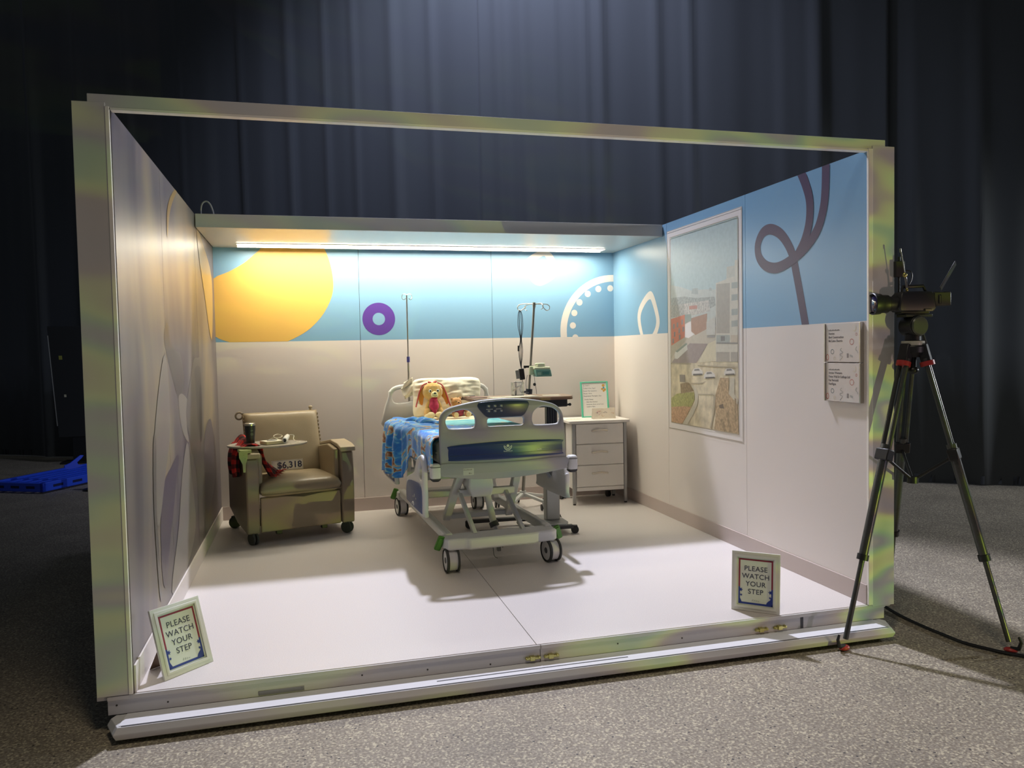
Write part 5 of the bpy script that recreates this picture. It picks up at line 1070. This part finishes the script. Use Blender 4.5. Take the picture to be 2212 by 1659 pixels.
finish('adapter_tag', MB().box((-0.050, -0.012, -0.035), (-0.016, -0.006, 0.04), Matrix.Translation((0.0, 0, -0.565)) @ Matrix.Rotation(-0.12, 4, 'Y')), mat('tag_grey', (150, 148, 146), 0.5), cbx)
finish('cable_strand', MB().tube(smooth_loop([(0.01, 0, -0.612), (0.005, -0.03, -0.64), (-0.03, -0.08, -0.675), (-0.06, -0.18, -0.70), (-0.075, -0.30, -0.712), (-0.07, -0.50, -0.703)], 5, False), 0.003, 6), cabm, cbx)
tb = thing('feeding_tube', 'thin grey tubing looping down from the feeding pump', 'tube', base_iv + at_(1.20), 0)
finish('tube_line', MB().tube(smooth_loop([(0.03, -0.03, 0.0), (0.035, -0.03, -0.06), (0.045, -0.03, -0.12), (0.05, -0.03, -0.18)], 5, False), 0.002, 6), cabm, tb)
finish('tube_line', MB().tube(smooth_loop([(-0.03, -0.02, 0.0), (-0.045, -0.02, -0.07), (-0.04, -0.02, -0.15)], 5, False), 0.002, 6), cabm, tb)
finish('tube_clamp', MB().ell((0.032, -0.03, -0.085), (0.014, 0.010, 0.014)), black_p, tb)

# ------------------------------------------------------------------ framed floor signs
def floor_sign(loc, rz, lean, label, ww=0.252, hh=0.312):
    t = thing('framed_sign', label, 'sign', loc, rz)
    L = Matrix.Rotation(-lean, 4, 'X')
    fr = mat('sign_frame_white', (220, 220, 212), 0.45)
    plate_loops = [[(0, 0), (ww, 0), (ww, hh), (0, hh)], [(0.028, 0.028), (ww - 0.028, 0.028), (ww - 0.028, hh - 0.028), (0.028, hh - 0.028)]]
    plate('frame', plate_loops, 0.014, 0.002, fr, t, L @ XZ(0.007))
    plate('frame_step', [[(0.016, 0.016), (ww - 0.016, 0.016), (ww - 0.016, hh - 0.016), (0.016, hh - 0.016)], [(0.030, 0.030), (ww - 0.030, 0.030), (ww - 0.030, hh - 0.030), (0.030, hh - 0.030)]], 0.006, 0.002, fr, t, L @ XZ(-0.001))
    sheet = finish('sign_sheet', MB().box((0.026, 0.006, 0.026), (ww - 0.026, 0.009, hh - 0.026), L), mat('sign_paper', (218, 222, 212), 0.4), t)
    x0, x1, z0, z1 = 0.036, ww - 0.036, 0.036, hh - 0.038
    b = 0.008; mb = MB(); y = 0.0052
    mb.box((x0, y, z1 - b), (x1, y + 0.0006, z1), L); mb.box((x0, y, z0 + 0.09), (x0 + b, y + 0.0006, z1 - b), L); mb.box((x1 - b, y, z0 + 0.09), (x1, y + 0.0006, z1 - b), L)
    finish('red_border', mb, mat('border_maroon', (142, 40, 62), 0.5), sheet)
    mb = MB(); mb.box((x0, y, z0), (x1, y + 0.0006, z0 + b * 1.3), L); mb.box((x0, y, z0), (x0 + b, y + 0.0006, z0 + 0.09), L); mb.box((x1 - b, y, z0), (x1, y + 0.0006, z0 + 0.09), L)
    def star(cx, cz, r):
        pts_ = [(cx + (r if k % 2 == 0 else r * 0.45) * math.cos(PI * k / 6), cz + (r if k % 2 == 0 else r * 0.45) * math.sin(PI * k / 6)) for k in range(12)]
        mb.prism(pts_, 0, 0.0006, L @ MT(0, 0, y + 0.0002))
    for s, xx in ((1, x0 + 0.008), (-1, x1 - 0.008)):
        star(xx + s * 0.004, z0 + 0.074, 0.012); star(xx + s * 0.006, z0 + 0.046, 0.0075)
    mb.prism(smooth_loop([(x1 - b, z0 + 0.045), (x1 - 0.014, z0 + 0.034), (x1 - 0.026, z0 + 0.024), (x1 - 0.034, z0 + 0.008), (x1 - b, z0 + 0.006)], 2), 0, 0.0006, L @ MT(0, 0, y + 0.0003))
    mb.prism([(x0 + b, z0 + 0.03), (x0 + 0.018, z0 + 0.008), (x0 + b, z0 + 0.006)], 0, 0.0006, L @ MT(0, 0, y + 0.0003))
    finish('blue_border', mb, mat('border_blue', (40, 60, 142), 0.5), sheet)
    for i, s in enumerate(('PLEASE', 'WATCH', 'YOUR', 'STEP')):
        text_mesh('sign_text', s, 0.037, mat('sign_ink', (58, 62, 84), 0.5), sheet, L @ MT(ww / 2, 0.214 - i * 0.0405, y), 'CENTER', depth=0.0003, bold=0.0001, space=1.06)
    mb = MB()
    for k in range(4): mb.bar(L @ Vector((ww / 2 - 0.018 + 0.01 * k, y, 0.055)), L @ Vector((ww / 2 - 0.012 + 0.01 * k, y, 0.064 - 0.002 * k)), 0.002, 0.001)
    finish('tiny_emblem', mb, mat('emblem_sage', (150, 156, 146), 0.5), sheet)
    finish('back_board', MB().box((0.02, 0.0145, 0.02), (ww - 0.02, 0.018, hh - 0.02), L), mat('brown_fibreboard', (104, 82, 62), 0.7), t)
    a = L @ Vector((0.06, 0.02, hh * 0.62)); dy = 0.02 + hh * 0.5
    mb = MB()
    x0_ = 0.055 if rz > 0 else ww / 2 - 0.03
    top_ = L @ Vector((x0_ + 0.03, 0.02, hh * 0.60))
    mb.loft([[(x0_, top_.y, top_.z), (x0_ + 0.045, top_.y, top_.z), (x0_ + 0.045, top_.y + 0.004, top_.z), (x0_, top_.y + 0.004, top_.z)], [(x0_ - 0.012, top_.y + 0.095, 0.001), (x0_ + 0.06, top_.y + 0.095, 0.001), (x0_ + 0.06, top_.y + 0.099, 0.001), (x0_ - 0.012, top_.y + 0.099, 0.001)]])
    finish('easel_leg', mb, mat('brown_fibreboard', (104, 82, 62), 0.7), t)
    return t
floor_sign((0.108, 0.082, 0.0008), 44.4, 0.31, 'white framed PLEASE WATCH YOUR STEP sign at the left front corner of the booth floor')
floor_sign((2.927, 0.163, 0.0008), -42.6, 0.10, 'white framed PLEASE WATCH YOUR STEP sign at the right front of the booth floor', 0.25, 0.315)

# ------------------------------------------------------------------ tripod and video camera
tz0 = G_
tri = thing('camera_tripod', 'tall black carbon tripod standing at the right front corner of the booth', 'tripod', (3.875, -0.085, tz0))
carbon = mat('carbon_black', (62, 64, 62), 0.32, spec=0.6, var=0.15, vscale=120); redm = mat('tripod_red', (168, 52, 48), 0.4)
O3 = Vector((3.875, -0.085, tz0))
feet = [Vector((3.378, -0.172, tz0)), Vector((4.14, -0.45, tz0)), Vector((4.10, 0.36, tz0))]
ap = Vector((3.875, -0.085, 1.395))
for F in feet:
    h = (F - ap); h.z = 0; h.normalize(); A = ap + h * 0.055 + Vector((0, 0, -0.03)); d = (F - A)
    A_, F_ = A - O3, F - O3 + Vector((0, 0, 0.03)); side = h.cross(Vector((0, 0, 1)))
    P = lambda t: A_ + (F_ - A_) * t
    lg = finish('leg', MB().rod(P(0.02) + side * 0.020, P(0.36) + side * 0.020, 0.0125, n=12).rod(P(0.02) - side * 0.020, P(0.36) - side * 0.020, 0.0125, n=12).rod(P(0.32), P(0.705), 0.0245, 0.0225, n=16).rod(P(0.70), P(0.98), 0.0135, n=14), carbon, tri)
    finish('leg_lock', MB().bar(P(0.335), P(0.375), 0.080, 0.050, tuple(h)), black_p, lg, bevel=0.006)
    finish('leg_lock', MB().rod(P(0.695), P(0.715), 0.029, n=16), black_p, lg)
    finish('leg_hinge', MB().bar(P(-0.03), P(0.045), 0.055, 0.048, tuple(h)), black_p, lg, bevel=0.006)
    finish('leg_hinge_ring', MB().rod(P(0.030), P(0.046), 0.036, n=16), redm, lg)
    ft = MB().ell(F - O3 + Vector((0, 0, 0.017)), (0.032, 0.022, 0.014), (0, 0, math.atan2(h.y, h.x)))
    finish('rubber_foot', ft, redm, lg)
    finish('foot_clip', MB().tube([F_ + h * 0.0 + Vector((0, 0, -0.005)), F_ + h * 0.035 + Vector((0, 0, 0.0)), F_ + h * 0.045 + Vector((0, 0, 0.035)), F_ + h * 0.035 + Vector((0, 0, 0.060))], [0.012, 0.011, 0.008, 0.006], 8), black_p, lg)
    finish('spreader_arm', MB().rod(P(0.36), Vector((0, 0, 0.84)), 0.008), black_p, tri)

finish('spreader_hub', MB().rod((0, 0, 0.825), (0, 0, 0.86), 0.028, n=16), black_p, tri)
finish('bowl', MB().lathe([(0.040, 1.50), (0.062, 1.525), (0.065, 1.555), (0.060, 1.562)], 28), black_p, tri)
finish('bowl_ring', MB().lathe([(0.056, 1.5622), (0.057, 1.565), (0.057, 1.584), (0.055, 1.586)], 32), mat('ring_pale', (186, 184, 168), 0.35), tri)
finish('bowl_clamp', MB().rod((0, 0, 1.44), (0, 0, 1.505), 0.018).ell((0, 0, 1.43), (0.03, 0.03, 0.022)), black_p, tri)
hd_ = finish('fluid_head', MB().rod((0, 0, 1.586), (0, 0, 1.625), 0.040, n=24).rod((0, -0.045, 1.665), (0, 0.045, 1.665), 0.055, n=28).box((-0.075, -0.035, 1.712), (0.095, 0.035, 1.728)), black_p, tri, bevel=0.003)
finish('drag_dial', MB().lathe([(0.050, 0), (0.052, 0.004), (0.046, 0.010)], 28, Matrix.Translation((0, -0.0455, 1.665)) @ Matrix.Rotation(PI / 2, 4, 'X')), mat('dial_grey', (88, 90, 86), 0.3, metal=0.5), hd_)
finish('pan_handle', MB().tube([(0.05, 0.03, 1.67), (0.12, 0.06, 1.62), (0.20, 0.10, 1.50)], 0.008, 8), black_p, tri)
vc = thing('video_camera', 'black video camera with viewfinder and antenna on the tripod pointing left', 'camera', (3.875, -0.085, tz0 + 1.729), -42)
vc.scale = (0.92, 0.95, 1.0); vc.rotation_euler.z = math.radians(-11)
camb = mat('camera_black', (36, 37, 40), 0.45)
bdy = finish('camera_body', MB().loft([[(-0.10, -0.045, 0.012), (0.10, -0.045, 0.012), (0.10, 0.045, 0.012), (-0.10, 0.045, 0.012)], [(-0.11, -0.05, 0.03), (0.11, -0.05, 0.03), (0.11, 0.05, 0.03), (-0.11, 0.05, 0.03)], [(-0.10, -0.05, 0.10), (0.10, -0.05, 0.10), (0.10, 0.05, 0.10), (-0.10, 0.05, 0.10)], [(-0.085, -0.04, 0.118), (0.09, -0.04, 0.118), (0.09, 0.04, 0.118), (-0.085, 0.04, 0.118)]]), camb, vc, bevel=0.006)
finish('mount_plate', MB().box((-0.09, -0.03, 0.0), (0.08, 0.03, 0.014)), black_p, vc, bevel=0.002)
ln = finish('lens', MB().lathe([(0.034, 0.0), (0.036, 0.012), (0.033, 0.02), (0.033, 0.05), (0.040, 0.056), (0.041, 0.085), (0.046, 0.092), (0.049, 0.125), (0.046, 0.128), (0.040, 0.112)], 28, Matrix.Translation((-0.085, 0, 0.056)) @ Matrix.Rotation(-PI / 2, 4, 'Y') @ Matrix.Diagonal((1.18, 1.18, 1.25, 1))), camb, vc)
finish('lens_glass', MB().lathe([(0.038, 0), (0.030, 0.004), (0.0, 0.006)], 24, Matrix.Translation((-0.235, 0, 0.056)) @ Matrix.Rotation(-PI / 2, 4, 'Y') @ Matrix.Diagonal((1.18, 1.18, 1.25, 1))), mat('lens_glass_dark', (40, 36, 70), 0.06, spec=0.9), ln)
finish('top_handle', MB().tube([(-0.07, 0, 0.11), (-0.06, 0, 0.145), (0.06, 0, 0.148), (0.08, 0, 0.11)], 0.009, 8), camb, vc)
finish('viewfinder', MB().box((0.10, -0.04, 0.04), (0.205, 0.03, 0.115)).box((0.125, -0.045, 0.05), (0.145, -0.03, 0.10)), camb, vc, bevel=0.006)
finish('flip_screen', MB().bar((0.165, 0.0, 0.13), (0.235, -0.03, 0.265), 0.085, 0.006, (1, -0.75, 0)), mat('screen_back_grey', (70, 72, 76), 0.35), vc, bevel=0.002)
finish('cable_knob', MB().box((0.04, -0.058, 0.012), (0.085, -0.045, 0.024)), mat('knob_pale', (150, 146, 120), 0.3, metal=0.6), vc, bevel=0.002)
rcv = finish('antenna', MB().rod((-0.045, -0.02, 0.115), (-0.058, -0.02, 0.20), 0.006).rod((-0.058, -0.02, 0.20), (-0.085, -0.02, 0.335), 0.003).rod((-0.086, -0.02, 0.325), (-0.088, -0.02, 0.345), 0.005), chrome, vc)
finish('antenna_joint', MB().ell((-0.048, -0.02, 0.128), (0.008, 0.008, 0.012)).ell((-0.062, -0.022, 0.205), (0.013, 0.010, 0.014)), brass, rcv)
finish('receiver_box', MB().box((-0.085, 0.03, 0.20), (-0.03, 0.055, 0.285)).rod((-0.06, 0.04, 0.11), (-0.06, 0.04, 0.21), 0.006).rod((-0.058, 0.042, 0.285), (-0.058, 0.042, 0.31), 0.008), camb, vc, bevel=0.003)
finish('receiver_cable', MB().tube(smooth_loop([(-0.03, 0.04, 0.235), (0.01, 0.04, 0.23), (0.02, 0.04, 0.20), (0.0, 0.03, 0.165), (-0.03, 0.02, 0.14)], 4, False), 0.003, 6), black_p, vc)

# ------------------------------------------------------------------ things beside the booth on the left
cobalt = mat('cobalt_plastic', (44, 88, 242), 0.4)
kt = thing('blue_plastic_deck', 'cobalt blue slotted plastic platform deck on the floor left of the booth', 'platform', (-2.30, 6.66, G_), 62)
E0 = MB()
L1, L2 = 1.90, 0.78
finish('deck_rim', MB().box((0, 0, 0.02), (0.05, L2, 0.13)).box((L1 - 0.05, 0, 0.02), (L1, L2, 0.13)).box((0, 0, 0.02), (L1, 0.05, 0.13)).box((0, L2 - 0.05, 0.02), (L1, L2, 0.13)), cobalt, kt, bevel=0.01)
for k in range(4):
    finish('slat', MB().box((0.05, 0.13 + k * 0.14, 0.09), (L1 - 0.05, 0.175 + k * 0.14, 0.125)), cobalt, kt, bevel=0.005)
for k in range(7):
    finish('cross_slat', MB().box((0.22 + k * 0.23, 0.05, 0.06), (0.265 + k * 0.23, L2 - 0.05, 0.095)), cobalt, kt, bevel=0.005)
kh = Matrix.Translation((0.0, L2 * 0.0, 0.10))
for a_, b_ in (((-0.002, 0.12, 0.06), (0.052, 0.24, 0.09)), ((-0.002, 0.34, 0.06), (0.052, 0.46, 0.09)), ((-0.002, 0.56, 0.06), (0.052, 0.68, 0.09)), ((0.15, -0.002, 0.06), (0.30, 0.052, 0.09)), ((0.45, -0.002, 0.06), (0.60, 0.052, 0.09)), ((0.75, -0.002, 0.06), (0.90, 0.052, 0.09))): finish('rim_slot', MB().box(a_, b_), mat('slot_dark_blue', (14, 26, 84), 0.6), kt)
finish('forked_handle', MB().prism([(0, 0), (0.18, 0.0), (0.28, 0.03), (0.34, 0.06), (0.24, 0.09), (0.22, 0.14), (0.30, 0.22), (0.34, 0.28), (0.28, 0.29), (0.10, 0.14), (0.0, 0.10)], -0.02, 0.02, Matrix.Translation((1.12, L2 - 0.03, 0.10)) @ Matrix.Rotation(math.radians(-30), 4, 'Z') @ Matrix.Diagonal((0.72, 0.72, 0.62, 1)) @ Matrix.Rotation(PI / 2, 4, 'X')), cobalt, kt, bevel=0.006)
for x, y in ((0.12, 0.12), (L1 - 0.12, 0.12), (0.12, L2 - 0.12), (L1 - 0.12, L2 - 0.12)): finish('foot', MB().rod((x, y, 0.0), (x, y, 0.03), 0.03), black_p, kt)
op = thing('orange_post', 'short orange post half hidden behind the left end of the booth', 'post', (-1.78, 6.75, G_))
finish('post_body', MB().lathe([(0.05, 0), (0.045, 0.02), (0.04, 0.42), (0.03, 0.46), (0.01, 0.47)], 20), mat('safety_orange', (222, 92, 40), 0.5), op); finish('post_base', MB().lathe([(0.12, 0), (0.12, 0.02), (0.05, 0.03)], 24), black_p, op)
ds = thing('black_display_screen', 'tall black screen panel with a thin bright left edge standing in the dark at left', 'screen', (-2.794, 9.6, G_))
sk = Matrix(((1, 0, -0.057, 0.09), (0, 1, 0, 0), (0, 0, 1, 0), (0, 0, 0, 1)))
finish('screen_panel', MB().box((-0.20, -0.02, 0.40), (0.62, 0.03, 2.086), sk), mat('screen_black', (38, 40, 41), 0.5), ds, bevel=0.004)
finish('edge_strip', MB().box((-0.206, -0.026, 0.576), (-0.196, -0.018, 1.947), sk), mat('edge_polished', (230, 230, 225), 0.25, metal=0.8), ds)
finish('label_square', MB().box((-0.084, -0.023, 1.58), (-0.038, -0.0205, 1.64), sk), mat('label_olive', (150, 150, 70), 0.5), ds); finish('label_dot', MB().box((-0.066, -0.023, 1.01), (-0.036, -0.0205, 1.05), sk), mat('label_pale', (190, 186, 160), 0.5), ds)
finish('screen_stand', MB().box((0.05, -0.01, 0.03), (0.35, 0.02, 0.42)).box((-0.1, -0.15, 0.0), (0.5, 0.2, 0.03)), black_p, ds, bevel=0.004)

tag(finish('floor_cable', MB().tube(smooth_loop([(3.93, 0.50, G_ + 0.010), (3.99, 0.42, G_ + 0.03), (4.02, 0.32, G_ + 0.02), (4.012, 0.20, G_ + 0.010), (3.998, 0.02, G_ + 0.010), (4.004, -0.16, G_ + 0.010), (4.03, -0.33, G_ + 0.010), (4.20, -0.55, G_ + 0.010), (4.6, -0.60, G_ + 0.010)], 5, False), 0.009, 8), black_p), 'black cable running along the concrete from the right corner post of the booth', 'cable')
